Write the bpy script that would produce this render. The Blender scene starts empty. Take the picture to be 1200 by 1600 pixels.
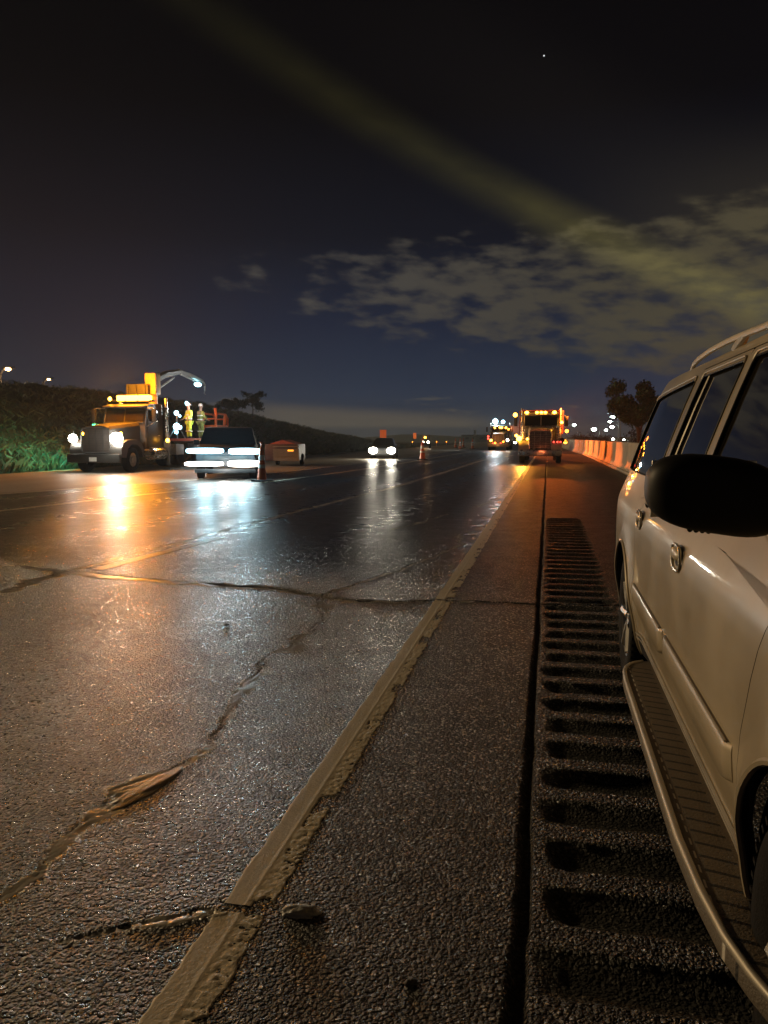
import bpy, bmesh, math, random
import numpy as np
from mathutils import Vector, Matrix, noise as mnoise
random.seed(7); rng = np.random.default_rng(7)
R = math.radians
S = bpy.context.scene
COL = S.collection
# ------------------------------------------------------------------ camera, world, sun, exposure
H = 1.45
PITCH, YAW = 5.512, 11.969
cd = bpy.data.cameras.new("camera"); cam = bpy.data.objects.new("camera", cd); COL.objects.link(cam)
cam.location = (0, 0, H); cam.rotation_euler = (R(90 - PITCH), 0, R(YAW))
cd.sensor_fit = 'VERTICAL'; cd.sensor_height = 24.0; cd.lens = 24.0 * 1202 / 1600
cd.clip_start = 0.05; cd.clip_end = 3000
S.camera = cam
S.view_settings.view_transform = 'Standard'; S.view_settings.look = 'None'
S.view_settings.exposure = 0; S.view_settings.gamma = 1
S.render.engine = 'CYCLES'
S.cycles.use_denoising = True; S.cycles.use_adaptive_sampling = False
S.cycles.max_bounces = 6; S.cycles.glossy_bounces = 3; S.cycles.diffuse_bounces = 2
S.cycles.transmission_bounces = 3; S.cycles.volume_bounces = 0; S.cycles.transparent_max_bounces = 6
S.cycles.sample_clamp_indirect = 4; S.cycles.sample_clamp_direct = 0
S.cycles.caustics_reflective = False; S.cycles.caustics_refractive = False

W = bpy.data.worlds.new("World"); S.world = W; W.use_nodes = True
nt = W.node_tree; nt.nodes.clear()
class NG:
    """small node helper"""
    def __init__(s, t): s.t = t
    def n(s, typ, **k):
        nd = s.t.nodes.new(typ)
        for a, b in k.items(): setattr(nd, a, b)
        return nd
    def link(s, a, b): s.t.links.new(a, b)
    def m(s, op, a, b=None, c=None, clamp=False):
        nd = s.n('ShaderNodeMath', operation=op, use_clamp=clamp)
        for i, v in enumerate((a, b, c)):
            if v is None: continue
            if isinstance(v, (int, float)): nd.inputs[i].default_value = v
            else: s.link(v, nd.inputs[i])
        return nd.outputs[0]
    def mr(s, v, a, b, c=0, d=1, smooth=True):
        nd = s.n('ShaderNodeMapRange', interpolation_type='SMOOTHSTEP' if smooth else 'LINEAR')
        s.link(v, nd.inputs[0])
        for i, q in zip((1, 2, 3, 4), (a, b, c, d)):
            if isinstance(q, (int, float)): nd.inputs[i].default_value = q
            else: s.link(q, nd.inputs[i])
        return nd.outputs[0]
    def mix(s, f, a, b, typ='MIX'):
        nd = s.n('ShaderNodeMix', data_type='RGBA', blend_type=typ)
        if isinstance(f, (int, float)): nd.inputs[0].default_value = f
        else: s.link(f, nd.inputs[0])
        for i, q in ((6, a), (7, b)):
            if isinstance(q, (tuple, list)): nd.inputs[i].default_value = tuple(q)[:3] + (1,)
            else: s.link(q, nd.inputs[i])
        return nd.outputs[2]
    def noise(s, vec, scale, detail=4, rough=.5, dim='3D'):
        nd = s.n('ShaderNodeTexNoise', noise_dimensions=dim)
        if vec is not None: s.link(vec, nd.inputs['Vector'])
        nd.inputs['Scale'].default_value = scale; nd.inputs['Detail'].default_value = detail
        nd.inputs['Roughness'].default_value = rough
        return nd.outputs['Fac']
    def dot(s, v, k):
        nd = s.n('ShaderNodeVectorMath', operation='DOT_PRODUCT'); s.link(v, nd.inputs[0]); nd.inputs[1].default_value = k
        return nd.outputs['Value']

def build_world():
    g = NG(nt)
    tc = g.n('ShaderNodeTexCoord'); v = tc.outputs['Generated']
    sp = g.n('ShaderNodeSeparateXYZ'); g.link(v, sp.inputs[0]); X, Y, Z = sp.outputs
    el = g.m('MULTIPLY', g.m('ARCSINE', Z), 57.2958)
    az = g.m('MULTIPLY', g.m('ARCTAN2', X, Y), 57.2958)
    # night gradient
    cr = g.n('ShaderNodeValToRGB'); g.link(g.mr(el, 0, 40, smooth=False), cr.inputs[0])
    e = cr.color_ramp.elements
    stops = [(0, (.026, .032, .045)), (.08, (.021, .031, .056)), (.2, (.0125, .0175, .036)), (.35, (.0062, .0070, .0125)),
             (.55, (.0028, .0024, .0034)), (1, (.0012, .0009, .0011))]
    e[0].position = 0; e[0].color = stops[0][1] + (1,)
    e[1].position = 1; e[1].color = stops[-1][1] + (1,)
    for p, c in stops[1:-1]:
        q = e.new(p); q.color = c + (1,)
    sky = cr.outputs[0]
    # warmer and darker towards the left, brownish on the right
    left = g.mr(az, -14, -40)
    sky = g.mix(g.m('MULTIPLY', left, .55), sky, g.mix(g.mr(el, 4, 26), (.020, .013, .014), (.0030, .0022, .0026)))
    # clouds on a flat layer
    cb = g.n('ShaderNodeCombineXYZ'); g.link(g.m('ADD', g.m('MULTIPLY', az, .20), g.m('MULTIPLY', el, .10)), cb.inputs[0]); g.link(g.m('MULTIPLY', el, .52), cb.inputs[1])
    n1 = g.noise(cb.outputs[0], 1.7, 6, .52)
    n2 = g.noise(cb.outputs[0], .3, 3, .5)
    top = g.mr(az, -22, 14, 13.2, 15.8, False)
    bot = g.mr(az, -22, 14, 9.6, 3.4, False)
    mt = g.mr(g.m('SUBTRACT', top, el), -1.2, 3.2)
    mb = g.mr(g.m('SUBTRACT', el, bot), -1.6, 2.2)
    ml = g.mr(az, -31, -6)
    mask = g.m('MULTIPLY', g.m('MULTIPLY', mt, mb), ml)
    dens = g.m('ADD', g.m('MULTIPLY', mask, .36), g.m('ADD', g.m('MULTIPLY', g.m('SUBTRACT', n1, .5), 1.5), g.m('MULTIPLY', g.m('SUBTRACT', n2, .5), .5)))
    cloud = g.m('MULTIPLY', g.mr(dens, .06, .50), g.mr(mask, 0, .25))
    sky = g.mix(g.m('MULTIPLY', cloud, .85), sky, g.mix(g.mr(az, -20, 14), (.066, .061, .054), (.060, .051, .032)))
    # low bank of cloud near the horizon
    b1 = g.m('MULTIPLY', g.mr(el, .55, 1.0), g.mr(g.m('ADD', el, g.m('MULTIPLY', az, .055)), 1.75, .75))
    b1 = g.m('MULTIPLY', b1, g.m('MULTIPLY', g.mr(az, -24, -19), g.mr(az, -2, -7)))
    sky = g.mix(g.m('MULTIPLY', b1, .75), sky, (.098, .082, .065))
    cb2 = g.n('ShaderNodeCombineXYZ'); g.link(g.m('MULTIPLY', az, .11), cb2.inputs[0]); g.link(g.m('MULTIPLY', el, .75), cb2.inputs[1])
    n3 = g.noise(cb2.outputs[0], 1.7, 5, .6)
    b2 = g.m('MULTIPLY', g.mr(n3, .56, .66), g.m('MULTIPLY', g.mr(el, 1.2, 1.9), g.mr(el, 3.6, 2.6)))
    sky = g.mix(g.m('MULTIPLY', b2, .6), sky, (.085, .078, .066))
    glow = g.m('MULTIPLY', g.m('MULTIPLY', g.mr(az, -4, 15), g.mr(el, 3.5, 8)), g.mr(el, 21, 13))
    sky = g.mix(glow, sky, g.mix(1, sky, (.016, .0125, .0045), 'ADD'))
    # long pale beam of light across the sky
    n_ = (-0.48853, 0.24241, -0.83820); t_ = (0.86866, 0.22576, -0.44099)
    a = g.dot(v, t_); d = g.dot(v, n_)
    bend = g.m('MULTIPLY', g.m('SUBTRACT', .092, g.m('MULTIPLY', a, a)), .19)
    dd = g.m('ABSOLUTE', g.m('SUBTRACT', d, bend))
    front = g.mr(Y, 0, .3)
    beam = g.m('MULTIPLY', g.mr(dd, .036, -.006), front)
    beam = g.m('MULTIPLY', beam, g.m('MULTIPLY', g.mr(a, -.48, .12, .15, 1), g.mr(a, .44, .34)))
    beam = g.m('MULTIPLY', beam, g.mr(n1, .2, .8, .8, 1.2))
    beam2 = g.m('MULTIPLY', g.mr(g.m('ABSOLUTE', g.m('SUBTRACT', d, g.m('SUBTRACT', bend, .10))), .09, .01), g.m('MULTIPLY', front, g.mr(a, -.3, .1)))
    sky = g.mix(g.m('MULTIPLY', beam, 1.0), sky, g.mix(1, sky, g.mix(g.mr(a, -.05, .25), (.018, .016, .0040), (.064, .054, .012)), 'ADD'))
    sky = g.mix(g.m('MULTIPLY', beam2, .35), sky, g.mix(1, sky, (.006, .005, .004), 'ADD'))
    # one star
    dn = g.n('ShaderNodeVectorMath', operation='DISTANCE'); g.link(v, dn.inputs[0]); dn.inputs[1].default_value = (-0.01251, 0.90811, 0.41855)
    st = g.mr(dn.outputs['Value'], .0011, .0005)
    sky = g.mix(st, sky, (.9, .95, 1))
    bg = g.n('ShaderNodeBackground'); g.link(sky, bg.inputs[0]); bg.inputs[1].default_value = 1.0
    out = g.n('ShaderNodeOutputWorld'); g.link(bg.outputs[0], out.inputs[0])
build_world()
SUN_DIR = Vector((-0.86, 0.45, 0.25)).normalized()       # towards the light
sl = bpy.data.lights.new("sun", 'SUN'); sun = bpy.data.objects.new("sun", sl); COL.objects.link(sun)
sl.energy = 1.0; sl.angle = R(4.0); sl.color = (1.0, .72, .38)
sun.rotation_euler = SUN_DIR.to_track_quat('Z', 'Y').to_euler()
HAZE = True

# ------------------------------------------------------------------ helpers
def tag(o, label=None, cat=None, group=None, kind=None):
    if label: o['label'] = label
    if cat: o['category'] = cat
    if group: o['group'] = group
    if kind: o['kind'] = kind
    return o
def empty(name, loc=(0, 0, 0), rz=0, label=None, cat=None, group=None):
    o = bpy.data.objects.new(name, None); COL.objects.link(o); o.empty_display_size = .3
    o.location = loc; o.rotation_euler = (0, 0, rz)
    return tag(o, label, cat, group)
def mesh_obj(name, verts, faces, mat, parent=None, smooth=False, off=(0, 0, 0)):
    me = bpy.data.meshes.new(name)
    if any(off): verts = [(v[0] - off[0], v[1] - off[1], v[2] - off[2]) for v in verts]
    me.from_pydata([tuple(map(float, v)) for v in verts], [], [tuple(map(int, f)) for f in faces]); me.update()
    if mat: me.materials.append(mat)
    if smooth: me.polygons.foreach_set('use_smooth', [True] * len(me.polygons))
    o = bpy.data.objects.new(name, me); COL.objects.link(o)
    if parent: o.parent = parent
    return o
def autosmooth(o, ang=35):
    me = o.data; bm = bmesh.new(); bm.from_mesh(me)
    for f in bm.faces: f.smooth = True
    for e in bm.edges:
        if len(e.link_faces) == 2: e.smooth = e.calc_face_angle(0) < R(ang)
        else: e.smooth = False
    bm.to_mesh(me); bm.free(); return o

class MB:
    def __init__(s): s.v = []; s.f = []
    def add(s, vs, fs):
        k = len(s.v); s.v += [tuple(p) for p in vs]; s.f += [tuple(i + k for i in f) for f in fs]; return s
    def box(s, c, d, rz=0, bev=0, rx=0, taper=1.0):
        hx, hy, hz = d[0] / 2, d[1] / 2, d[2] / 2
        M = Matrix.Rotation(rz, 4, 'Z') @ Matrix.Rotation(rx, 4, 'X')
        if bev <= 0:
            P = []
            for z, k in ((-hz, 1), (hz, taper)):
                for x, y in ((-hx, -hy), (hx, -hy), (hx, hy), (-hx, hy)):
                    P.append(M @ Vector((x * k, y * k, z)) + Vector(c))
            return s.add(P, [(3, 2, 1, 0), (4, 5, 6, 7), (0, 1, 5, 4), (1, 2, 6, 5), (2, 3, 7, 6), (3, 0, 4, 7)])
        b = bmesh.new(); bmesh.ops.create_cube(b, size=1)
        for v in b.verts:
            k = taper if v.co.z > 0 else 1
            v.co = Vector((v.co.x * d[0] * k, v.co.y * d[1] * k, v.co.z * d[2]))
        bmesh.ops.bevel(b, geom=b.edges[:], offset=bev, segments=2, affect='EDGES', profile=.6)
        b.verts.ensure_lookup_table()
        P = [M @ v.co + Vector(c) for v in b.verts]; F = [tuple(v.index for v in f.verts) for f in b.faces]
        b.free(); return s.add(P, F)
    def tube(s, path, r, n=8, cap=True, flat=1.0):
        path = [Vector(p) for p in path]; m = len(path)
        rs = r if isinstance(r, (list, tuple)) else [r] * m
        P = []; up0 = None
        for i, p in enumerate(path):
            t = (path[min(i + 1, m - 1)] - path[max(i - 1, 0)])
            t = t.normalized() if t.length > 1e-9 else Vector((0, 0, 1))
            if up0 is None:
                up0 = Vector((0, 0, 1)) if abs(t.z) < .9 else Vector((1, 0, 0))
            a = up0 - t * up0.dot(t); a.normalize(); up0 = a; b = t.cross(a)
            for k in range(n):
                q = 2 * math.pi * k / n
                P.append(p + a * math.cos(q) * rs[i] * flat + b * math.sin(q) * rs[i])
        F = [(i * n + k, i * n + (k + 1) % n, (i + 1) * n + (k + 1) % n, (i + 1) * n + k) for i in range(m - 1) for k in range(n)]
        if cap: F += [tuple(range(n))[::-1], tuple((m - 1) * n + k for k in range(n))]
        return s.add(P, F)
    def cyl(s, a, b, r, r2=None, n=16): return s.tube([a, b], [r, r if r2 is None else r2], n)
    def sph(s, c, r, n=12, m=8, sc=(1, 1, 1)):
        P = []; F = []
        for i in range(m + 1):
            t = math.pi * i / m
            for k in range(n):
                q = 2 * math.pi * k / n
                P.append((c[0] + r * sc[0] * math.sin(t) * math.cos(q), c[1] + r * sc[1] * math.sin(t) * math.sin(q), c[2] + r * sc[2] * math.cos(t)))
        for i in range(m):
            for k in range(n): F.append((i * n + k, (i + 1) * n + k, (i + 1) * n + (k + 1) % n, i * n + (k + 1) % n))
        return s.add(P, F)
    def lathe(s, prof, c, axis='X', n=32):
        """prof: list of (r, along)"""
        P = []; m = len(prof)
        for r, a in prof:
            for k in range(n):
                q = 2 * math.pi * k / n; u, w = r * math.cos(q), r * math.sin(q)
                P.append((c[0] + a, c[1] + u, c[2] + w) if axis == 'X' else (c[0] + u, c[1] + w, c[2] + a) if axis == 'Z' else (c[0] + u, c[1] + a, c[2] + w))
        F = [(i * n + k, i * n + (k + 1) % n, (i + 1) * n + (k + 1) % n, (i + 1) * n + k) for i in range(m - 1) for k in range(n)]
        return s.add(P, F)
    def prism(s, prof, x0, x1):
        """prof: (y,z) polygon extruded along X"""
        n = len(prof)
        P = [(x0, y, z) for y, z in prof] + [(x1, y, z) for y, z in prof]
        F = [tuple(range(n))[::-1], tuple(range(n, 2 * n))] + [(i, (i + 1) % n, n + (i + 1) % n, n + i) for i in range(n)]
        return s.add(P, F)
    def build(s, name, mat, parent=None, smooth=None, label=None, off=(0, 0, 0)):
        o = mesh_obj(name, s.v, s.f, mat, parent, False, off)
        bm = bmesh.new(); bm.from_mesh(o.data); bmesh.ops.recalc_face_normals(bm, faces=bm.faces); bm.to_mesh(o.data); bm.free()
        if smooth is not False: autosmooth(o, 40 if smooth is None else smooth)
        if label: o['label'] = label
        return o

def mat(name, col, rough=.5, metal=0., emit=None, es=0., var=.12, vscale=6., bump=0., bscale=40., coat=0., spec=.5, grime=0.):
    m = bpy.data.materials.new(name); m.use_nodes = True; t = m.node_tree; g = NG(t)
    b = t.nodes['Principled BSDF']
    tc = g.n('ShaderNodeTexCoord'); v = tc.outputs['Object']
    n = g.noise(v, vscale, 5, .6)
    k = g.mr(n, .3, .7, 1 - var, 1 + var)
    mul = g.n('ShaderNodeVectorMath', operation='SCALE'); mul.inputs[0].default_value = col[:3]; g.link(k, mul.inputs['Scale'])
    c = mul.outputs[0]
    if grime:
        n2 = g.noise(v, vscale * 2.7, 6, .7)
        c = g.mix(g.m('MULTIPLY', g.mr(n2, .45, .75), grime), c, (.05, .04, .03))
    g.link(c, b.inputs['Base Color'])
    dr = min(.08, rough * .3); g.link(g.mr(n, .3, .7, rough - dr, min(1, rough + dr)), b.inputs['Roughness'])
    b.inputs['Metallic'].default_value = metal; b.inputs['Coat Weight'].default_value = coat
    b.inputs['Coat Roughness'].default_value = .06
    b.inputs['Specular IOR Level'].default_value = spec
    if emit: b.inputs['Emission Color'].default_value = tuple(emit) + (1,); b.inputs['Emission Strength'].default_value = es
    if bump:
        bn = g.n('ShaderNodeBump'); bn.inputs['Strength'].default_value = bump; bn.inputs['Distance'].default_value = .01
        g.link(g.noise(v, bscale, 4, .6), bn.inputs['Height']); g.link(bn.outputs[0], b.inputs['Normal'])
    return m
M = {}
M['paint'] = mat('beige_car_paint', (.54, .45, .31), .38, .10, var=.05, vscale=2, coat=.55, grime=.10)
M['glass'] = mat('dark_car_glass', (.016, .013, .008), .03, var=.3, spec=.6)
M['rubber'] = mat('tyre_rubber', (.009, .0085, .008), .8, spec=.2, bump=.4, bscale=90)
M['black'] = mat('black_plastic', (.012, .011, .011), .55, var=.3, spec=.3)
M['liner'] = mat('dark_liner', (.010, .009, .008), .9, spec=.1)
M['chrome'] = mat('chrome', (.70, .66, .58), .28, .85, var=.05)
M['alloy'] = mat('wheel_alloy', (.42, .40, .37), .35, .9, var=.1)
M['silver'] = mat('brushed_rail', (.44, .40, .33), .5, .45, var=.08)
M['tread'] = mat('step_tread', (.030, .027, .023), .6, bump=.5, bscale=120)
M['groove'] = mat('tread_groove', (.006, .006, .005), .8)
M['truckwhite'] = mat('truck_white_paint', (.42, .41, .38), .4, coat=.3, grime=.4)
M['truckgrey'] = mat('truck_grey_paint', (.10, .10, .10), .5, coat=.3, grime=.4)
M['trucktan'] = mat('truck_tan_paint', (.42, .40, .36), .4, .0, coat=.4, grime=.3)
M['truckred'] = mat('truck_red_paint', (.42, .05, .02), .4, coat=.4, grime=.3)
M['orange'] = mat('safety_orange', (.72, .13, .025), .5, var=.12, grime=.25)
M['dark'] = mat('dark_steel', (.02, .02, .02), .6, .3)
M['navy'] = mat('dark_pickup_paint', (.008, .010, .014), .6)
M['steel'] = mat('galvanised_steel', (.32, .33, .34), .45, .6, grime=.2)
M['slat'] = mat('pale_slats', (.20, .18, .14), .6, grime=.35)
M['white'] = mat('white_tape', (.75, .75, .72), .5)
M['vest'] = mat('hi_vis_yellow', (.55, .80, .08), .6, emit=(.55, .80, .08), es=0.0)
M['vestdim'] = mat('dimmed_hi_vis', (.22, .24, .06), .7)  # darker copy of the hi-vis; the second worker's dimness is in the colour
M['tape'] = mat('silver_tape', (.8, .8, .75), .35)
M['trouser'] = mat('dark_trousers', (.03, .03, .035), .8)
M['skin'] = mat('skin', (.45, .26, .18), .55)
M['helmet'] = mat('white_helmet', (.7, .7, .68), .35)
M['leaf'] = mat('leaves', (.016, .062, .018), .6, var=.5, vscale=1.2)
M['leafdark'] = mat('dark_leaves', (.016, .022, .014), .7, var=.4, vscale=1.2)
M['bark'] = mat('bark', (.07, .055, .04), .85, bump=.6, bscale=20)
M['grass'] = mat('tall_grass', (.040, .060, .026), .6, var=.5, vscale=.8)
def lamp_mat(name, c, s): return mat(name, c, .3, emit=c, es=s, var=0)
M['L_white'] = lamp_mat('lamp_white', (1, .93, .78), 60)
M['L_warm'] = lamp_mat('lamp_warm', (1, .88, .66), 45)
M['L_cyan'] = lamp_mat('lamp_cool_white', (.42, .86, 1), 9)
M['L_streakw'] = lamp_mat('warm_headlight_streak', (1, .88, .78), 8)
M['L_amber'] = lamp_mat('lamp_amber', (1, .42, .03), 26)
M['L_amberbar'] = lamp_mat('lamp_amber_bar', (1, .38, .03), 22)
M['L_orange'] = lamp_mat('lamp_orange', (1, .26, .02), 14)
M['L_red'] = lamp_mat('lamp_red', (1, .05, .03), 8)
M['L_street'] = lamp_mat('lamp_street', (.80, 1, .82), 60)
M['L_sodium'] = lamp_mat('lamp_sodium', (1, .55, .2), 50)

def tread_mat():
    m_ = M['tread']; t = m_.node_tree; g = NG(t); b = t.nodes['Principled BSDF']
    v = g.n('ShaderNodeTexCoord').outputs['Object']; sp = g.n('ShaderNodeSeparateXYZ'); g.link(v, sp.inputs[0]); X, Y, Z = sp.outputs
    ax = g.m('SUBTRACT', 1.47, g.m('ABSOLUTE', X))                 # distance from the car's outer side
    u = g.m('ADD', Y, g.m('MULTIPLY', ax, .30))
    fr = g.m('ABSOLUTE', g.m('SUBTRACT', g.m('FRACT', g.m('MULTIPLY', u, 1 / .068)), .5))
    lane = g.m('MULTIPLY', g.mr(ax, .410, .414), g.mr(ax, .502, .498))
    ln = g.m('MULTIPLY', g.mr(fr, .11, .08), lane)
    pip = g.m('MULTIPLY', g.mr(fr, .30, .22), g.m('MULTIPLY', g.mr(ax, .398, .400), g.mr(ax, .405, .403)))
    ends = g.m('MULTIPLY', g.mr(Y, -1.50, -1.48), g.mr(Y, .68, .66))
    ln = g.m('MULTIPLY', ln, ends); pip = g.m('MULTIPLY', pip, ends)
    c = g.mix(ln, (.13, .105, .075), (.004, .004, .003)); c = g.mix(pip, c, (.75, .70, .6))
    g.link(c, b.inputs['Base Color'])
tread_mat()
for _k in M:
    if _k.startswith('L_') and _k not in ('L_cyan', 'L_streakw', 'L_white', 'L_amberbar'): M[_k].cycles.emission_sampling = 'NONE'
def light(name, loc, power, col, parent=None, radius=.08, spot=None, aim=None, blend=.3):
    ld = bpy.data.lights.new(name, 'SPOT' if spot else 'POINT'); ld.energy = power; ld.color = col; ld.shadow_soft_size = radius
    o = bpy.data.objects.new(name, ld); COL.objects.link(o); o.location = loc
    if spot:
        ld.spot_size = R(spot); ld.spot_blend = blend
        o.rotation_euler = (Vector(loc) - Vector(aim)).to_track_quat('Z', 'Y').to_euler()
    if parent: o.parent = parent
    return o

# ------------------------------------------------------------------ value noise on arrays
_T = rng.random((256, 256))
def vn(x, y):
    xi = np.floor(x).astype(int); yi = np.floor(y).astype(int); fx = x - xi; fy = y - yi
    fx = fx * fx * (3 - 2 * fx); fy = fy * fy * (3 - 2 * fy)
    a = _T[xi & 255, yi & 255]; b = _T[(xi + 1) & 255, yi & 255]; c = _T[xi & 255, (yi + 1) & 255]; d = _T[(xi + 1) & 255, (yi + 1) & 255]
    return (a * (1 - fx) + b * fx) * (1 - fy) + (c * (1 - fx) + d * fx) * fy
def fbm(x, y, o=4):
    s = 0; a = .5
    for k in range(o): s = s + a * (vn(x * 2 ** k + 17 * k, y * 2 ** k + 5 * k) - .5); a *= .5
    return s * 2
def pdist(x, y, pts, W=None):
    """distance to polyline, interpolated width, fraction"""
    wx = fbm(x * 5 + 7, y * 5, 3) * .05; x, y = x + wx * np.clip(y / 3, .5, 2), y + fbm(x * 5, y * 5 + 31, 3) * .05
    best = np.full(x.shape, 1e9); fr = np.zeros(x.shape); side = np.zeros(x.shape); w = np.zeros(x.shape)
    n = len(pts) - 1
    for i in range(n):
        ax, ay = pts[i]; bx, by = pts[i + 1]; dx, dy = bx - ax, by - ay; L = dx * dx + dy * dy
        t = np.clip(((x - ax) * dx + (y - ay) * dy) / L, 0, 1)
        ex = x - ax - t * dx; ey = y - ay - t * dy; d = np.hypot(ex, ey)
        m = d < best; best = np.where(m, d, best); fr = np.where(m, i + t, fr); side = np.where(m, np.sign(dx * ey - dy * ex), side)
    if W is not None: w = np.interp(fr, np.arange(n + 1), W)
    return best, fr, side, w

CA = [(-1.72, 1.6), (-1.68, 1.91), (-1.66, 1.99), (-1.63, 2.17), (-1.68, 2.35), (-1.66, 2.57), (-1.67, 2.77), (-1.56, 2.98), (-1.53, 3.27), (-1.69, 3.98), (-1.74, 4.72), (-1.70, 5.47), (-1.71, 6.01), (-1.91, 6.34), (-2.0, 6.7)]
WA = [.012, .016, .016, .022, .03, .055, .065, .035, .03, .035, .05, .065, .09, .11, .05]
CB = [(-1.36, 1.85), (-1.23, 1.94), (-1.12, 2.01), (-1.01, 2.08), (-.95, 2.09)]
WB = [.006, .012, .020, .030, .012]
CC = [(-2.03, 6.74), (-1.81, 7.33), (-1.58, 8.13), (-1.32, 9.25), (-1.12, 10.45), (-1.27, 11.5)]
WC = [.02, .02, .022, .03, .05, .04]
C2 = [(-2.43, 11.83), (-2.12, 12.93), (-1.84, 14.58)]; W2 = [.02, .035, .02]
C3 = [(-1.4, 16.21), (-1.24, 17.76), (-1.17, 18.95), (-.95, 21.07)]; W3 = [.05, .06, .03, .08]
CD = [(-5.07, 5.2), (-5.03, 6.25), (-5.10, 6.91), (-5.13, 7.37), (-5.05, 7.87), (-5.02, 9.31), (-4.89, 11.85), (-4.80, 14.61), (-4.61, 18.64), (-4.40, 22.59), (-4.22, 33.54), (-4.15, 45), (-4.0, 70)]
WD = [.05, .06, .10, .06, .05, .05, .06, .07, .07, .10, .10, .08, .05]
CT = [(-6.9, 7.63), (-6.0, 7.58), (-5.61, 7.61), (-5.20, 7.48), (-4.69, 7.3), (-3.88, 7.17), (-3.11, 7.02), (-2.57, 7.0), (-2.03, 6.74), (-1.63, 6.59), (-1.28, 6.61), (-.9, 6.75), (-.5, 6.75), (0, 6.75), (.54, 6.86), (1.2, 6.9)]
WT = [.02, .05, .10, .13, .13, .09, .09, .07, .05, .05, .03, .02, .012, .012, .012, .012]

def road_fields(x, y):
    z = fbm(x * .35, y * .35, 3) * .006 + fbm(x * 2.1, y * 2.1, 3) * .0016
    z = z * np.clip(1.2 - y / 60, .15, 1) * np.where(y > 6.8, .45, 1)
    seal = np.zeros(x.shape); dark = np.zeros(x.shape)
    jit = fbm(x * 9, y * 9, 3)
    # longitudinal construction joint beside the rumble strip
    jx = -.05 + .010 * fbm(y * 1.3, y * 0 + 3, 2)
    jd = np.abs(x - jx) + jit * .008
    hw = .021 + .006 * fbm(y * .7, y * 0 + 9, 2) + np.clip((2.4 - y) * .018, 0, .02)
    k = np.clip(1 - np.maximum(jd - hw * .5, 0) / (hw * .6), 0, 1); z = z - .026 * k * k * (3 - 2 * k); dark = np.maximum(dark, k)
    # rumble strip milled across the shoulder
    P = .31; ph = (y - 2.02) / P; u = (ph - np.round(ph)) * P
    rin = np.clip((x + jit * .05 - .005) / .075, 0, 1) * np.clip((.62 + jit * .05 - x) / .08, 0, 1) * (y < 14.2) * (y > .2)
    gr = np.clip(1 - (u / (.098 + .012 * jit)) ** 2, 0, 1) ** .8
    gd = .033 * gr * rin * (1 + .5 * fbm(x * 3, y * 3, 2)); z = z - gd
    dark = np.maximum(dark, rin * np.clip(gr * 1.5 - .25, 0, 1) * .72)  # shade inside the grooves is put into the colour mask too
    # the slab nearer than the transverse crack stands a few mm lower
    d, fr, sd, w = pdist(x, y, CT, WT)
    near = np.clip(-(y - np.interp(x, [p[0] for p in CT], [p[1] for p in CT])) / .06, 0, 1)
    z = z - .004 * near
    k = np.clip(1 - (d + jit * .012) / .016, 0, 1); z = z - .03 * k; dark = np.maximum(dark, k)
    belly = (x > -5.8) & (x < -.5)
    k = np.clip((w + jit * .05 - np.abs(d - .02)) / .02, 0, 1) * belly; seal = np.maximum(seal, k * (sd < 0)); z = z + .004 * k * (sd < 0)
    spall = np.clip((w * .8 + jit * .07 - d) / .03, 0, 1) * (x > -3.3) * (x < -.9); z = z - .014 * spall; dark = np.maximum(dark, spall * .7)
    for c, wd, up in ((CA, WA, .0016), (CB, WB, .003), (CC, WC, .002), (C2, W2, .002), (C3, W3, .002), (CD, WD, .003)):
        d, fr, sd, w = pdist(x, y, c, wd)
        k = np.clip((w + jit * w * 1.3 - d) / np.maximum(w * .35, .004), 0, 1)
        if c is CA: k = k * np.clip((fbm(fr * 1.7, fr * 0 + 2, 2) + .32) * 4 + (np.abs(fr - 6.2) < 1.5) * 2, 0, 1)
        seal = np.maximum(seal, k); z = z + up * k * (1 + jit)
        kk = np.clip(1 - (np.abs(d + jit * .012 - w * .55 * (sd > 0)) ) / (.007 + .004 * (c is CD)), 0, 1) * (fr > .02)
        kk = kk * (.45 if c is CA else 1); z = z - .016 * kk; dark = np.maximum(dark, kk)
    return z, seal, dark

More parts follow.
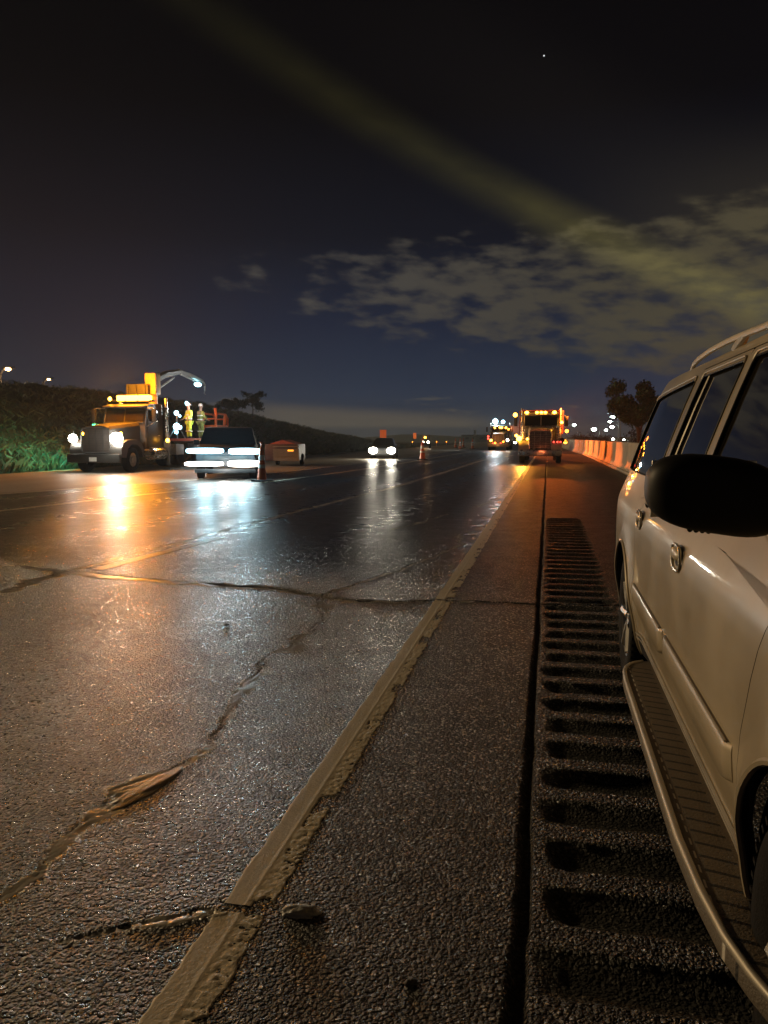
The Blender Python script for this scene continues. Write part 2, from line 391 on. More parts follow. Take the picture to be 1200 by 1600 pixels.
def grid_axis(a, b, dens):
    out = [a]
    while out[-1] < b: out.append(out[-1] + dens(out[-1]))
    return np.array(out)
def build_road():
    ys = grid_axis(.25, 600, lambda y: .012 if y < 4.5 else min(8, .012 + (y - 4.5) * .0042))
    def dx(x):
        if -2.15 <= x < .75: return .0125
        if -5.6 <= x < -2.15: return .026
        if -7.5 <= x < -5.6: return .05
        return .25 if x > -16 else .5
    xs = grid_axis(-21.5, 3.0, dx)
    xs[-1] = 3.02
    ys = np.concatenate([[-30, -8, -2, -.5, 0, .12], ys])
    XX, YY = np.meshgrid(xs, ys)
    z, seal, dark = road_fields(XX, YY)
    z[YY < 0] = 0
    n, m = XX.shape
    V = np.stack([XX, YY, z], -1).reshape(-1, 3)
    idx = np.arange(n * m).reshape(n, m)
    F = np.stack([idx[:-1, :-1], idx[:-1, 1:], idx[1:, 1:], idx[1:, :-1]], -1).reshape(-1, 4)
    me = bpy.data.meshes.new('road'); me.vertices.add(len(V)); me.vertices.foreach_set('co', V.ravel().astype('f'))
    me.loops.add(F.size); me.loops.foreach_set('vertex_index', F.ravel().astype('i'))
    me.polygons.add(len(F)); me.polygons.foreach_set('loop_start', np.arange(0, F.size, 4, dtype='i')); me.polygons.foreach_set('loop_total', np.full(len(F), 4, 'i'))
    me.polygons.foreach_set('use_smooth', np.ones(len(F), bool))
    me.update(); me.validate()
    fx_ = np.interp(YY, [-30, 12, 17.36, 23.75, 32.9, 50.7, 90, 600], [-19, -15.5, -13.83, -12.04, -10.9, -10.2, -10, -10])
    con = np.clip((fx_ - .15 - XX) / .15, 0, 1)
    for nm, a in (('seal', seal), ('dark', dark), ('concrete', con)):
        at = me.attributes.new(nm, 'FLOAT', 'POINT'); at.data.foreach_set('value', a.ravel().astype('f'))
    m_ = bpy.data.materials.new('wet_asphalt'); m_.use_nodes = True; t = m_.node_tree; g = NG(t); b = t.nodes['Principled BSDF']
    tc = g.n('ShaderNodeTexCoord'); v = tc.outputs['Object']
    sp = g.n('ShaderNodeSeparateXYZ'); g.link(v, sp.inputs[0]); X, Y, Z = sp.outputs
    sa = g.n('ShaderNodeAttribute', attribute_name='seal').outputs['Fac']; da = g.n('ShaderNodeAttribute', attribute_name='dark').outputs['Fac']
    big = g.noise(v, .45, 4, .6); mid = g.noise(v, 3.5, 4, .6); fine = g.noise(v, 60, 3, .7)
    # aggregate; wet sparkle is painted in as extra pale stones
    wv = g.n('ShaderNodeVectorMath', operation='ADD'); nn = g.n('ShaderNodeTexNoise'); nn.inputs['Scale'].default_value = 22; g.link(v, nn.inputs['Vector']); sc_ = g.n('ShaderNodeVectorMath', operation='SCALE'); g.link(nn.outputs['Color'], sc_.inputs[0]); sc_.inputs['Scale'].default_value = .012; g.link(v, wv.inputs[0]); g.link(sc_.outputs[0], wv.inputs[1]); vw = wv.outputs[0]
    vo = g.n('ShaderNodeTexVoronoi', feature='SMOOTH_F1'); vo.inputs['Scale'].default_value = 74; vo.inputs['Smoothness'].default_value = .25; g.link(vw, vo.inputs['Vector'])
    vo2 = g.n('ShaderNodeTexVoronoi', feature='SMOOTH_F1'); vo2.inputs['Scale'].default_value = 150; vo2.inputs['Smoothness'].default_value = .4; g.link(v, vo2.inputs['Vector'])
    rc = g.n('ShaderNodeSeparateColor'); g.link(vo.outputs['Color'], rc.inputs[0]); st1 = g.m('MULTIPLY', g.m('SUBTRACT', 1, g.m('POWER', vo.outputs['Distance'], 1.6)), g.mr(rc.outputs[0], 0, 1, .45, 1.25, False)); st2 = g.m('MULTIPLY', vo2.outputs['Distance'], -.5)
    # traffic-worn lanes run along Y
    lane = g.m('COSINE', g.m('MULTIPLY', g.m('ADD', X, .9), 2 * math.pi / 1.95))
    c0 = g.mix(g.mr(big, .3, .7), (.013, .0115, .0095), (.026, .023, .019))
    stone = g.m('MULTIPLY', g.mr(vo.outputs['Distance'], .62, .30), g.mr(vo2.outputs['Distance'], .75, .35, .5, 1))
    pale = g.mr(g.m('MULTIPLY', rc.outputs[1], g.m('ADD', .75, g.m('MULTIPLY', mid, .5))), .58, .90)  # pale stones, with the sparkle put into their colour
    c0 = g.mix(stone, tuple([.004, .0033, .0025]), g.mix(pale, c0, (.34, .30, .235)))
    c0 = g.mix(g.m('MULTIPLY', g.mr(fine, .5, .8), .5), c0, (.055, .048, .038))
    far = g.n('ShaderNodeAttribute', attribute_name='concrete').outputs['Fac']; shoulder = g.mr(X, -1.0, -.8)
    c0 = g.mix(far, c0, g.mix(mid, (.17, .155, .13), (.28, .255, .21)))
    c1 = g.mix(sa, c0, g.mix(mid, (.50, .46, .38), (.72, .67, .57)))
    c2 = g.mix(g.m('MULTIPLY', da, .9), c1, (.006, .005, .004))
    g.link(c2, b.inputs['Base Color'])
    rg = g.mr(mid, .3, .7, .27, .37)
    rg = g.m('ADD', rg, g.m('MULTIPLY', shoulder, .16))
    rg = g.m('ADD', rg, g.m('MULTIPLY', lane, -.03))
    rg = g.m('ADD', rg, g.m('MULTIPLY', far, .15))
    rg = g.m('ADD', rg, g.m('MULTIPLY', g.mr(Y, 13.0, 5.0), g.m('SUBTRACT', .07, g.m('MULTIPLY', pale, .22))))
    rg = g.mix(sa, rg, (.22, .22, .22))
    rg2 = g.n('ShaderNodeSeparateColor'); g.link(rg, rg2.inputs[0])
    g.link(g.m('ADD', rg2.outputs[0], g.m('MULTIPLY', da, .5), clamp=True), b.inputs['Roughness'])
    b.inputs['Specular IOR Level'].default_value = .5
    hgt = g.m('ADD', g.m('ADD', g.m('MULTIPLY', st1, 1.25), st2), g.m('MULTIPLY', g.noise(v, 40, 4, .65), 1.1))
    # slab before the crack is coarse, the ones beyond finer
    coarse = g.mr(Y, 8.6, 6.4)
    amp = g.m('ADD', .44, g.m('MULTIPLY', coarse, .56))
    amp = g.m('MULTIPLY', g.m('MULTIPLY', amp, g.mr(mid, .35, .65, .8, 1.1)), g.mr(Y, 8, 26, 1, .38, False))
    amp = g.m('MULTIPLY', amp, g.m('SUBTRACT', 1, g.m('MULTIPLY', sa, .88)))
    bn = g.n('ShaderNodeBump'); bn.inputs['Distance'].default_value = .019
    g.link(amp, bn.inputs['Strength']); g.link(hgt, bn.inputs['Height'])
    g.link(bn.outputs[0], b.inputs['Normal'])
    me.materials.append(m_)
    o = bpy.data.objects.new('road', me); COL.objects.link(o); tag(o, kind='structure')
build_road()

def line_mat(name, col, rough=.5, wear=.4):
    m_ = bpy.data.materials.new(name); m_.use_nodes = True; t = m_.node_tree; g = NG(t); b = t.nodes['Principled BSDF']
    v = g.n('ShaderNodeTexCoord').outputs['Object']
    n = g.noise(v, 14, 5, .65); n2 = g.noise(v, 70, 4, .65)
    c = g.mix(g.m('MULTIPLY', g.mr(n, .48, .72), wear), col, tuple(q * .35 for q in col))
    c = g.mix(g.m('MULTIPLY', g.mr(n2, .5, .8), .5), c, tuple(q * .5 for q in col))
    g.link(c, b.inputs['Base Color']); b.inputs['Roughness'].default_value = rough
    bn = g.n('ShaderNodeBump'); bn.inputs['Strength'].default_value = .5; bn.inputs['Distance'].default_value = .006
    g.link(n2, bn.inputs['Height']); g.link(bn.outputs[0], b.inputs['Normal'])
    return m_
M['line'] = line_mat('worn_paint', (.86, .76, .57), .45, .2)
M['line2'] = line_mat('worn_paint_far', (.66, .58, .45), .35, .3)

def strip(name, pts, width, mt, dy=None, rough_side=True, lift=.003, gaps=()):
    """thin painted strip following the road; right part is flaked, lumpy thermoplastic"""
    P = np.array(pts); seg = np.hypot(*np.diff(P, axis=0).T); L = np.concatenate([[0], np.cumsum(seg)])
    s = [0.]
    while s[-1] < L[-1]:
        yy = np.interp(s[-1], L, P[:, 1]); s.append(s[-1] + (dy or (.0065 if yy < 3.4 else min(2, .0065 + (yy - 3.4) * .006))))
    s = np.array(s); nx = 34
    cx = np.interp(s, L, P[:, 0]); cy = np.interp(s, L, P[:, 1])
    tx = np.gradient(cx); ty = np.gradient(cy); q = np.hypot(tx, ty) + 1e-9; nxv, nyv = ty / q, -tx / q
    U = np.linspace(-.5, .5, nx)
    l = U[None, :] * np.ones((len(s), 1))
    edge = fbm(s * 18, s * 0 + 4, 3) * .010; edger = fbm(s * 22, s * 0 + 40, 4) * .014
    wide = l * width + np.where(l < 0, edge[:, None] * (-l * 2), edger[:, None] * (l * 2) if rough_side else edge[:, None] * l * 2)
    X = cx[:, None] + nxv[:, None] * wide; Y = cy[:, None] + nyv[:, None] * wide
    z, _, dk = road_fields(X, Y)
    zb = z.copy()
    if rough_side:
        r = np.clip((l - .02) / .12, 0, 1)
        f = fbm(X * 62, Y * 96, 4)
        z = z + .0012 + r * (.0042 * f + .0004) + (1 - r) * (.0005 + .0016 * np.exp(-((l + .02) / .035) ** 2))
        fl = (fbm(X * 9 + 3, Y * 7, 3) + .35 * f)
        flake = r * np.clip((fl - .24) * 9, 0, 1)
        z = np.where(flake > .5, zb - .004, z)
    else: z = z + lift + .001 * fbm(X * 20, Y * 20, 2)
    z[:, 0] = zb[:, 0] - .004; z[:, -1] = zb[:, -1] - .004
    n, m = X.shape; idx = np.arange(n * m).reshape(n, m)
    keep = np.ones(n - 1, bool)
    for a, b in gaps: keep &= ~((cy[:-1] > a) & (cy[:-1] < b))
    F = np.stack([idx[:-1, :-1], idx[:-1, 1:], idx[1:, 1:], idx[1:, :-1]], -1)[keep].reshape(-1, 4)
    o = mesh_obj(name, np.stack([X, Y, z], -1).reshape(-1, 3), F, mt, smooth=True)
    tag(o, kind='structure'); return o
strip('edge_line', [(-.885, 1.2), (-.89, 2.2), (-.885, 6.9), (-.90, 20), (-.93, 46), (-.9, 140)], .165, M['line'], gaps=((2.085, 2.125), (6.735, 6.775)))
strip('lane_line', [(-4.84, 7.55), (-4.64, 10.4)], .17, M['line2'], rough_side=False)
strip('lane_line', [(-4.2, 45), (-4.0, 51)], .16, M['line2'], rough_side=False)
strip('lane_line', [(-4.45, 20.5), (-4.36, 24)], .12, M['line2'], rough_side=False)
strip('lane_line', [(-3.1, 60), (-2.75, 66)], .3, M['line2'], rough_side=False)
strip('lane_line', [(-11.0, 10), (-10.2, 17.4), (-8.94, 24.4), (-8.41, 32.7), (-8.07, 45.5), (-7.9, 80)], .17, M['line2'], rough_side=False)
strip('shoulder_line', [(-15.5, 12), (-13.83, 17.36), (-12.04, 23.75), (-10.9, 32.9), (-10.2, 50.66), (-10, 90)], .16, M['line2'], rough_side=False)

def lump(name, c, sz, mt, rz=0, seed=0, label=None, cat=None, kind=None):
    P = []; F = []; n, m = 28, 12
    for i in range(m + 1):
        t = math.pi / 2 * i / m
        for k in range(n):
            q = 2 * math.pi * k / n
            d = Vector((math.sin(t) * math.cos(q), math.sin(t) * math.sin(q), math.cos(t)))
            e = 1 + .35 * mnoise.noise(d * 2.2 + Vector((seed, 0, 0))) + .12 * mnoise.noise(d * 7 + Vector((0, seed, 0)))
            x, y = d.x * sz[0] * e, d.y * sz[1] * e
            P.append((c[0] + x * math.cos(rz) - y * math.sin(rz), c[1] + x * math.sin(rz) + y * math.cos(rz), c[2] + d.z * sz[2] * e - .003))
    for i in range(m):
        for k in range(n): F.append((i * n + k, (i + 1) * n + k, (i + 1) * n + (k + 1) % n, i * n + (k + 1) % n))
    o = mesh_obj(name, P, F, mt, smooth=True)
    if kind: o['kind'] = kind
    tag(o, label, cat); return o
M['sealer'] = line_mat('grey_sealer', (.50, .49, .45), .3, .2)
M['sealtan'] = line_mat('tan_sealer', (.50, .39, .25), .35, .5)
M['stone'] = mat('loose_stone', (.05, .045, .04), .6, bump=.5, bscale=60)
lump('sealant_blob', (-.715, 2.13, 0), (.062, .030, .021), M['sealer'], R(8), 3, 'pale grey blob of sealant beside the flaked white line', 'sealant')
lump('sealant_blob', (-1.60, 2.80, 0), (.050, .20, .0075), M['sealtan'], R(-14), 8, 'long tan ridge of sealant on the crack left of the white line', 'sealant')
lump('loose_stone', (-.33, 1.90, 0), (.022, .014, .010), M['stone'], 1, 5, 'small loose stone lying on the asphalt near the long dark joint', 'stone')
lump('loose_stone', (-2.42, 5.5, 0), (.02, .02, .012), M['stone'], 1, 9, 'tiny dark stone alone on the left lane before the crack', 'stone')

# ground beyond the road
M['ground'] = mat('dark_ground', (.035, .04, .025), .9, var=.4, vscale=.2)
mesh_obj('ground', [(-1500, -400, -.35), (1500, -400, -.35), (1500, 2200, -.35), (-1500, 2200, -.35)], [(0, 1, 2, 3)], M['ground'])['kind'] = 'structure'
# hillside on the left
def crest(y): return np.interp(y, [-60, 0, 30, 40, 55, 70, 88, 100, 112, 125, 150, 200], [5.6, 5.4, 5.2, 5.0, 5.0, 4.9, 3.9, 3.0, 2.1, 1.0, .5, .0])
def build_hill():
    us = np.linspace(0, 1, 50); ys = np.concatenate([np.arange(-60, 20, 4), np.arange(20, 130, .6), np.arange(130, 210, 5)])
    base = np.interp(ys, [-60, 25, 32, 48, 80, 200], [-23.2, -22.6, -21.6, -19.6, -19.3, -19.6])
    U, Y = np.meshgrid(us, ys); B = base[:, None]
    X = B - U * 26
    h = crest(Y) * np.clip((U - .02) / .55, 0, 1) ** .85
    h = np.where(U > .57, crest(Y) * (1 - .25 * (U - .57)), h)
    Z = h + fbm(X * .5, Y * .4, 4) * .30 * np.clip(U * 6, 0, 1) + fbm(X * 2.5, Y * 2, 3) * .16 * np.clip(U * 8, 0, 1)
    Z[:, 0] = -.36; Z[:, -1] = -.36
    n, m = X.shape; idx = np.arange(n * m).reshape(n, m)
    F = np.stack([idx[:-1, :-1], idx[1:, :-1], idx[1:, 1:], idx[:-1, 1:]], -1).reshape(-1, 4)
    M['hill'] = mat('rough_grass_slope', (.032, .036, .022), .85, var=.6, vscale=.7, bump=1.0, bscale=5)
    o = mesh_obj('hillside', np.stack([X, Y, Z], -1).reshape(-1, 3), F, M['hill'], smooth=True); o['kind'] = 'structure'
    # tall grass
    V = []; Fc = []
    N = 26000
    u = rng.random(N) ** 1.6 * .62; y = 24 + rng.random(N) ** 1.2 * 92
    bx = np.interp(y, [-60, 25, 32, 48, 80, 200], [-23.2, -22.6, -21.6, -19.6, -19.3, -19.6]) - u * 26 - .3
    uu = (-(bx) + np.interp(y, [-60, 25, 32, 48, 80, 200], [-23.2, -22.6, -21.6, -19.6, -19.3, -19.6])) / 26
    zz = crest(y) * np.clip((uu - .02) / .55, 0, 1) ** .85 + fbm(bx * .5, y * .4, 4) * .30 * np.clip(uu * 6, 0, 1) - .05
    cl = fbm(bx * .9, y * .7, 3)
    hh = (.14 + .22 * rng.random(N)) * (1 + .6 * cl) * (1 + 1.2 * np.clip((.08 - uu) / .08, 0, 1)) * np.clip(1 + (40 - y) * .0, .6, 1)
    an = rng.random(N) * math.pi; lean = rng.normal(0, .16, (N, 2)); w = .02 + .02 * rng.random(N)
    for i in range(N):
        dx, dy = math.cos(an[i]) * w[i], math.sin(an[i]) * w[i]; k = len(V)
        V += [(bx[i] - dx, y[i] - dy, zz[i]), (bx[i] + dx, y[i] + dy, zz[i]), (bx[i] + lean[i, 0] * .5 + dx * .7, y[i] + lean[i, 1] * .5, zz[i] + hh[i] * .6), (bx[i] + lean[i, 0] * 1.6, y[i] + lean[i, 1] * 1.6, zz[i] + hh[i])]
        Fc += [(k, k + 1, k + 2), (k, k + 2, k + 3)]
    o = mesh_obj('roadside_grass', V, Fc, M['grass'])
    tag(o, 'tall rough grass covering the bank beside the road', 'grass', kind='stuff')
build_hill()
# verge between road edge and bank
mesh_obj('verge', [(-24, -40, -.02), (-21.4, -40, -.02), (-21.4, 20, -.02), (-24, 20, -.02)], [(0, 1, 2, 3)], M['ground'])['kind'] = 'structure'
# shoulder right of the barrier and far carriageway
M['asph2'] = mat('far_asphalt', (.06, .055, .05), .5, vscale=.5)
mesh_obj('far_road', [(4.0, -60, -.1), (19, -60, -.1), (19, 600, -.1), (4.0, 600, -.1)], [(0, 1, 2, 3)], M['asph2'])['kind'] = 'structure'

# ------------------------------------------------------------------ concrete median barrier
def barrier():
    M['conc'] = mat('barrier_concrete', (.33, .31, .27), .75, var=.15, vscale=1.2, bump=.4, bscale=14, grime=.3)
    prof = [(-.33, -.36), (-.33, .08), (-.27, .10), (-.13, .36), (-.09, 1.22), (-.07, 1.25), (.07, 1.25), (.09, 1.22), (.13, .36), (.27, .10), (.33, .08), (.33, -.36)]
    ys = [-20]; 
    while ys[-1] < 230: ys += [ys[-1] + 5.94, ys[-1] + 5.97, ys[-1] + 6.03, ys[-1] + 6.06]
    def cx(y): return 3.30 + .18 * math.sin(max(0, y) / 33) - max(0, y - 60) * .018
    P = []; F = []; n = len(prof)
    for i, y in enumerate(ys):
        g = .025 if (i % 4 in (2, 3)) else 0
        for a, z in prof: P.append((cx(y) + a * (1 - g * 6), y, z - g * (z > 1)))
    for i in range(len(ys) - 1):
        for k in range(n - 1): F.append((i * n + k, i * n + k + 1, (i + 1) * n + k + 1, (i + 1) * n + k))
    F += [tuple(range(n)), tuple((len(ys) - 1) * n + k for k in range(n))[::-1]]
    o = mesh_obj('median_barrier', P, F, M['conc'])
    bm = bmesh.new(); bm.from_mesh(o.data); bmesh.ops.recalc_face_normals(bm, faces=bm.faces); bm.to_mesh(o.data); bm.free(); autosmooth(o, 30)
    tag(o, 'long pale concrete barrier wall along the right shoulder, lit orange near the truck', 'barrier')
barrier()

# ------------------------------------------------------------------ the SUV
CX = 1.47
def inset(z): return np.interp(z, [.26, .30, .38, .47, .56, .66, .90, .98, 1.03, 1.06, 1.12, 1.20, 1.24, 1.40, 1.60, 1.76, 1.80, 1.83], [.10, .07, .045, .03, .010, 0, 0, .004, .012, .022, .046, .080, .090, .140, .212, .275, .296, .315])
WY = (1.43, 4.72); AR = .455; WZ = .385
def sx(y, z):
    t = .465 + inset(z) + .055 * np.clip((y - 4.9) / 1.1, 0, 1) ** 2 + .10 * np.clip((1.3 - y) / .9, 0, 1) ** 2
    for w in WY:
        d = np.hypot(y - w, z - WZ); t = t - .022 * np.exp(-((np.maximum(d - AR, 0)) / .09) ** 2) * (z < 1.02)
    return t
def yf(z): return np.interp(z, [.26, .5, .9, 1.0, 1.119, 1.12, 1.20, 1.83], [.56, .45, .46, .50, .60, 1.42, 1.52, 2.42])
def yr(z): return np.interp(z, [.26, .5, .8, 1.2, 1.5, 1.83], [5.98, 6.07, 6.06, 6.02, 5.93, 5.80])
def poly_sdf(y, z, poly, r=0.):
    P = np.array(poly, float); n = len(P); d = np.full(np.shape(y), 1e9); ins = np.zeros(np.shape(y), bool)
    for i in range(n):
        a, b = P[i], P[(i + 1) % n]; e = b - a; L = e @ e
        t = np.clip(((y - a[0]) * e[0] + (z - a[1]) * e[1]) / L, 0, 1)
        d = np.minimum(d, np.hypot(y - a[0] - t * e[0], z - a[1] - t * e[1]))
        c = ((a[1] > z) != (b[1] > z)) & (y < (b[0] - a[0]) * (z - a[1]) / (b[1] - a[1] + 1e-12) + a[0])
        ins ^= c
    return np.where(ins, -d, d) - r
WIN = {'front': [(1.86, 1.255), (3.00, 1.255), (3.02, 1.715), (2.52, 1.715)],
       'rear': [(3.20, 1.255), (3.98, 1.255), (3.98, 1.715), (3.22, 1.715)],
       'quarter': [(4.20, 1.265), (5.80, 1.265), (5.68, 1.68), (4.22, 1.715)]}
DOOR = {'front': [(1.93, .30), (3.14, .30), (3.14, 1.775), (2.52, 1.775), (1.86, 1.20), (1.80, 1.05), (1.93, .75)],
        'rear': [(3.16, .30), (4.16, .30), (4.26, .62), (4.22, .8), (4.32, 1.02), (4.10, 1.20), (4.10, 1.775), (3.16, 1.775)]}
def f_win(k, o=0): return lambda y, z: poly_sdf(y, z, WIN[k], .028) + o
def f_arch(y, z): return np.maximum(*(AR - np.hypot(y - w, z - WZ) for w in WY))          # >0 inside an arch
def side_patch(z0, z1, dz=.018, dy=.018):
    zs = np.linspace(z0, z1, int((z1 - z0) / dz) + 1); n = int(5.3 / dy)
    r = .17; Q = []; fl = []
    for z in zs:
        a, b = float(yf(z)) + r, float(yr(z)) - r; row = []; fr = []
        xa, xb = float(sx(a, z)), float(sx(b, z))
        m = 10
        for k in range(m): row.append((CX - (CX - xa - r) * k / m, a - r - .05 * (1 - k / m))); fr.append(0)
        for k in range(8): q = math.pi / 2 * k / 8; row.append((xa + r - r * math.sin(q), a - r * math.cos(q))); fr.append(0)
        for k in range(n + 1): y = a + (b - a) * k / n; row.append((float(sx(y, z)), y)); fr.append(1)
        for k in range(1, 9): q = math.pi / 2 * k / 8; row.append((xb + r - r * math.cos(q), b + r * math.sin(q))); fr.append(0)
        for k in range(1, m + 1): row.append((xb + r + (CX - xb - r) * k / m, b + r + .03 * (k / m))); fr.append(0)
        # front outline bows
        row = [(x, y) for x, y in row]
        Q.append([(x, y, z) for x, y in row]); fl.append(fr)
    V = np.array(Q); n_, m_, _ = V.shape; idx = np.arange(n_ * m_).reshape(n_, m_)
    F = np.stack([idx[:-1, :-1], idx[:-1, 1:], idx[1:, 1:], idx[1:, :-1]], -1).reshape(-1, 4)
    return V.reshape(-1, 3), F, np.array(fl).ravel().astype(bool)
def cutmesh(V, F, side, fields, only_side=False, inner=0.):
    """keep faces where every field < 0; snap the border onto the zero line"""
    f = lambda y, z: np.max([q(y, z) for q in fields], axis=0)
    C = V[F].mean(1); s = side[F].all(1)
    keep = np.where(s, f(C[:, 1], C[:, 2]) < 0, not only_side)
    FK = F[keep]; rem = np.unique(F[~keep & s]); used = np.unique(FK)
    bd = np.intersect1d(rem, used); bd = bd[side[bd]]
    V = V.copy(); y, z = V[bd, 1].copy(), V[bd, 2].copy()
    for _ in range(5):
        v = f(y, z); e = 1e-3
        gy = (f(y + e, z) - f(y - e, z)) / (2 * e); gz = (f(y, z + e) - f(y, z - e)) / (2 * e); L = gy * gy + gz * gz + 1e-6
        st = np.clip(v, -.02, .02); y = y - st * gy / L; z = z - st * gz / L
    V[bd, 1] = y; V[bd, 2] = z; V[bd, 0] = sx(y, z)
    if inner: V[:, 0] += inner
    re = -np.ones(len(V), int); re[used] = np.arange(len(used))
    return V[used], re[FK]
def mirror(V): W_ = V.copy(); W_[:, 0] = 2 * CX - W_[:, 0]; return W_
def joinm(L):
    VV = []; FF = []; k = 0
    for V, F in L: VV.append(V); FF.append(F + k); k += len(V)
    return np.concatenate(VV), np.concatenate(FF)
def solid(o, th, off=-1):
    md = o.modifiers.new('thickness', 'SOLIDIFY'); md.thickness = th; md.offset = off; md.use_even_offset = False
def build_suv():
    base = (CX, 3.1, 0)
    T = empty('parked_suv', base, 0, 'beige long sport utility vehicle parked on the right shoulder with running boards', 'suv')
    def put(name, V, F, m, flip=False, label=None):
        if flip: F = F[:, ::-1]
        o = mesh_obj(name, V, F, m, T, off=base)
        autosmooth(o, 28)
        if label: o['label'] = label
        return o
    lo = side_patch(.27, 1.12); hi = side_patch(1.12, 1.83)
    dr = {k: (lambda p: (lambda y, z: poly_sdf(y, z, p, .012)))(DOOR[k]) for k in DOOR}
    notdoor = [lambda y, z: -dr['front'](y, z) + .0022, lambda y, z: -dr['rear'](y, z) + .0022]
    body = []
    for V, F, s in (lo, hi):
        fs = notdoor + [f_arch] + [(lambda k: (lambda y, z: -poly_sdf(y, z, WIN[k], .028)))(k) for k in WIN]
        a, b = cutmesh(V, F, s, fs)
        # windscreen and tailgate glass openings are separate panes laid just proud of the shell
        body += [(a, b[:, ::-1]), (mirror(a), b)]
    V, F = joinm(body); put('body', V, F, M['paint'])
    for k, nm in (('front', 'front_door'), ('rear', 'rear_door')):
        for mir in (False, True):
            L = []
            for V, F, s in (lo, hi):
                a, b = cutmesh(V, F, s, [lambda y, z: dr[k](y, z) + .0022, f_arch, lambda y, z: -poly_sdf(y, z, WIN[k], .028)], only_side=True)
                L.append((mirror(a), b) if mir else (a, b[:, ::-1]))
            V, F = joinm(L); d = put(nm, V, F, M['paint'])
    for k, nm in (('front', 'front_window'), ('rear', 'rear_window'), ('quarter', 'quarter_window')):
        for mir in (False, True):
            V, F, s = hi
            a, b = cutmesh(V, F, s, [lambda y, z: poly_sdf(y, z, WIN[k], .028) - .010], only_side=True, inner=.010)
            put(nm, mirror(a) if mir else a, b if mir else b[:, ::-1], M['glass'])
    # trims round the windows
    for k in WIN:
        P = WIN[k]; pts = []
        n = len(P)
        for i in range(n):
            a, b = Vector(P[i]), Vector(P[(i + 1) % n]); p0 = Vector(P[i - 1])
            e1 = (a - p0).normalized(); e2 = (b - a).normalized()
            n1, n2 = Vector((e1.y, -e1.x)), Vector((e2.y, -e2.x))
            for q in range(5):
                nn = (n1 * (1 - q / 4) + n2 * q / 4).normalized(); pts.append(a + nn * .030)
            L_ = (b - a).length; mm = int(L_ / .08)
            for q in range(1, mm): pts.append(a + (b - a) * q / mm + n2 * .030)
        pts.append(pts[0])
        for mir in (0, 1):
            tb = MB(); path = [(float(sx(p.x, p.y)) - .002, p.x, p.y) for p in pts]
            if mir: path = [(2 * CX - x, y, z) for x, y, z in path]
            tb.tube(path, .0045, 6, False); tb.build('window_trim', M['black'], T, off=base)
            tb = MB(); top = [(float(sx(p.x, p.y + .018)) - .004, p.x, p.y + .018) for p in pts if p.y > 1.70 or (k == 'quarter' and p.y > 1.66)]
            top.sort(key=lambda q: q[1])
            if mir: top = [(2 * CX - x, y, z) for x, y, z in top]
            if len(top) > 1: tb.tube(top, .005, 6); tb.build('drip_rail', M['silver'], T, off=base)
    # divider in the rear window
    tb = MB(); tb.tube([(float(sx(3.86, z)) + .004, 3.86, z) for z in np.linspace(1.235, 1.735, 8)], .008, 6); tb.build('window_divider', M['silver'], T, off=base)
    # roof and bonnet from the outlines
    def cap(z0, rise, inl, name, pw=2.3):
        V, F, s = side_patch(z0, z0 + .02)
        m = len(V) // 2; row = V[:m]; K = 12; P = []
        for k in range(K + 1):
            t = k / K; r2 = row.copy()
            r2[:, 0] = row[:, 0] * (1 - t) + CX * t; cy = np.clip(row[:, 1], row[:, 1].min() + inl, row[:, 1].max() - inl)
            r2[:, 1] = row[:, 1] * (1 - t) + cy * t; r2[:, 2] = z0 + rise * (1 - (1 - t) ** pw); P.append(r2)
        V = np.concatenate(P); idx = np.arange((K + 1) * m).reshape(K + 1, m)
        F = np.stack([idx[:-1, :-1], idx[1:, :-1], idx[1:, 1:], idx[:-1, 1:]], -1).reshape(-1, 4)
        V2, F2 = joinm([(V, F), (mirror(V), F[:, ::-1])]); put(name, V2, F2, M['paint'], flip=True)
    cap(1.83, .095, .5, 'roof'); cap(1.119, .07, .3, 'hood')
    # liner behind the gaps
    V, F, s = side_patch(.30, 1.15, .05, .06); a, b = cutmesh(V, F, s, [f_arch], inner=.03)
    V2, F2 = joinm([(a, b), (mirror(a), b[:, ::-1])]); put('inner_liner', V2, F2, M['liner'])
    u = MB(); u.box((CX, 3.2, .34), (1.3, 5.0, .16)); u.build('underbody', M['liner'], T, False, off=base)
    for w in WY:
        for sgn in (0, 1):
            # wheel well
            c = MB(); x0, x1 = .50, .88
            if sgn: x0, x1 = 2 * CX - x0, 2 * CX - x1
            c.lathe([(AR + .002, x0), (AR - .01, x1), (.01, x1)], (0, w, WZ), 'X', 40); c.build('wheel_well', M['liner'], T, off=base)
            # arch lip
            lip = MB(); path = [(float(sx(w + (AR + .006) * math.cos(q), WZ + (AR + .006) * math.sin(q))) - .003, w + (AR + .002) * math.cos(q), WZ + (AR + .002) * math.sin(q)) for q in np.linspace(-.22, math.pi + .22, 40)]
            if sgn: path = [(2 * CX - x, y, z) for x, y, z in path]
            lip.tube(path, .009, 6); lip.build('wheel_arch_lip', M['paint'], T, off=base)
            wh = empty('wheel', (0, 0, 0)); wh.parent = T; wh.location = ((.598 if not sgn else 2 * CX - .598) - base[0], w - base[1], WZ)
            if sgn: wh.rotation_euler = (0, 0, math.pi)
            t = MB(); t.lathe([(.23, -.115), (.255, -.125), (.30, -.132), (.35, -.128), (.374, -.110), (.383, -.08), (.385, 0), (.383, .08), (.374, .11), (.35, .128), (.25, .12)], (0, 0, 0), 'X', 72)
            for k in range(60):
                q = 2 * math.pi * k / 60; 
                t.box((-.105, .374 * math.cos(q), .374 * math.sin(q)), (.04, .018, .012), 0, 0, q)
            t.build('tyre', M['rubber'], wh)
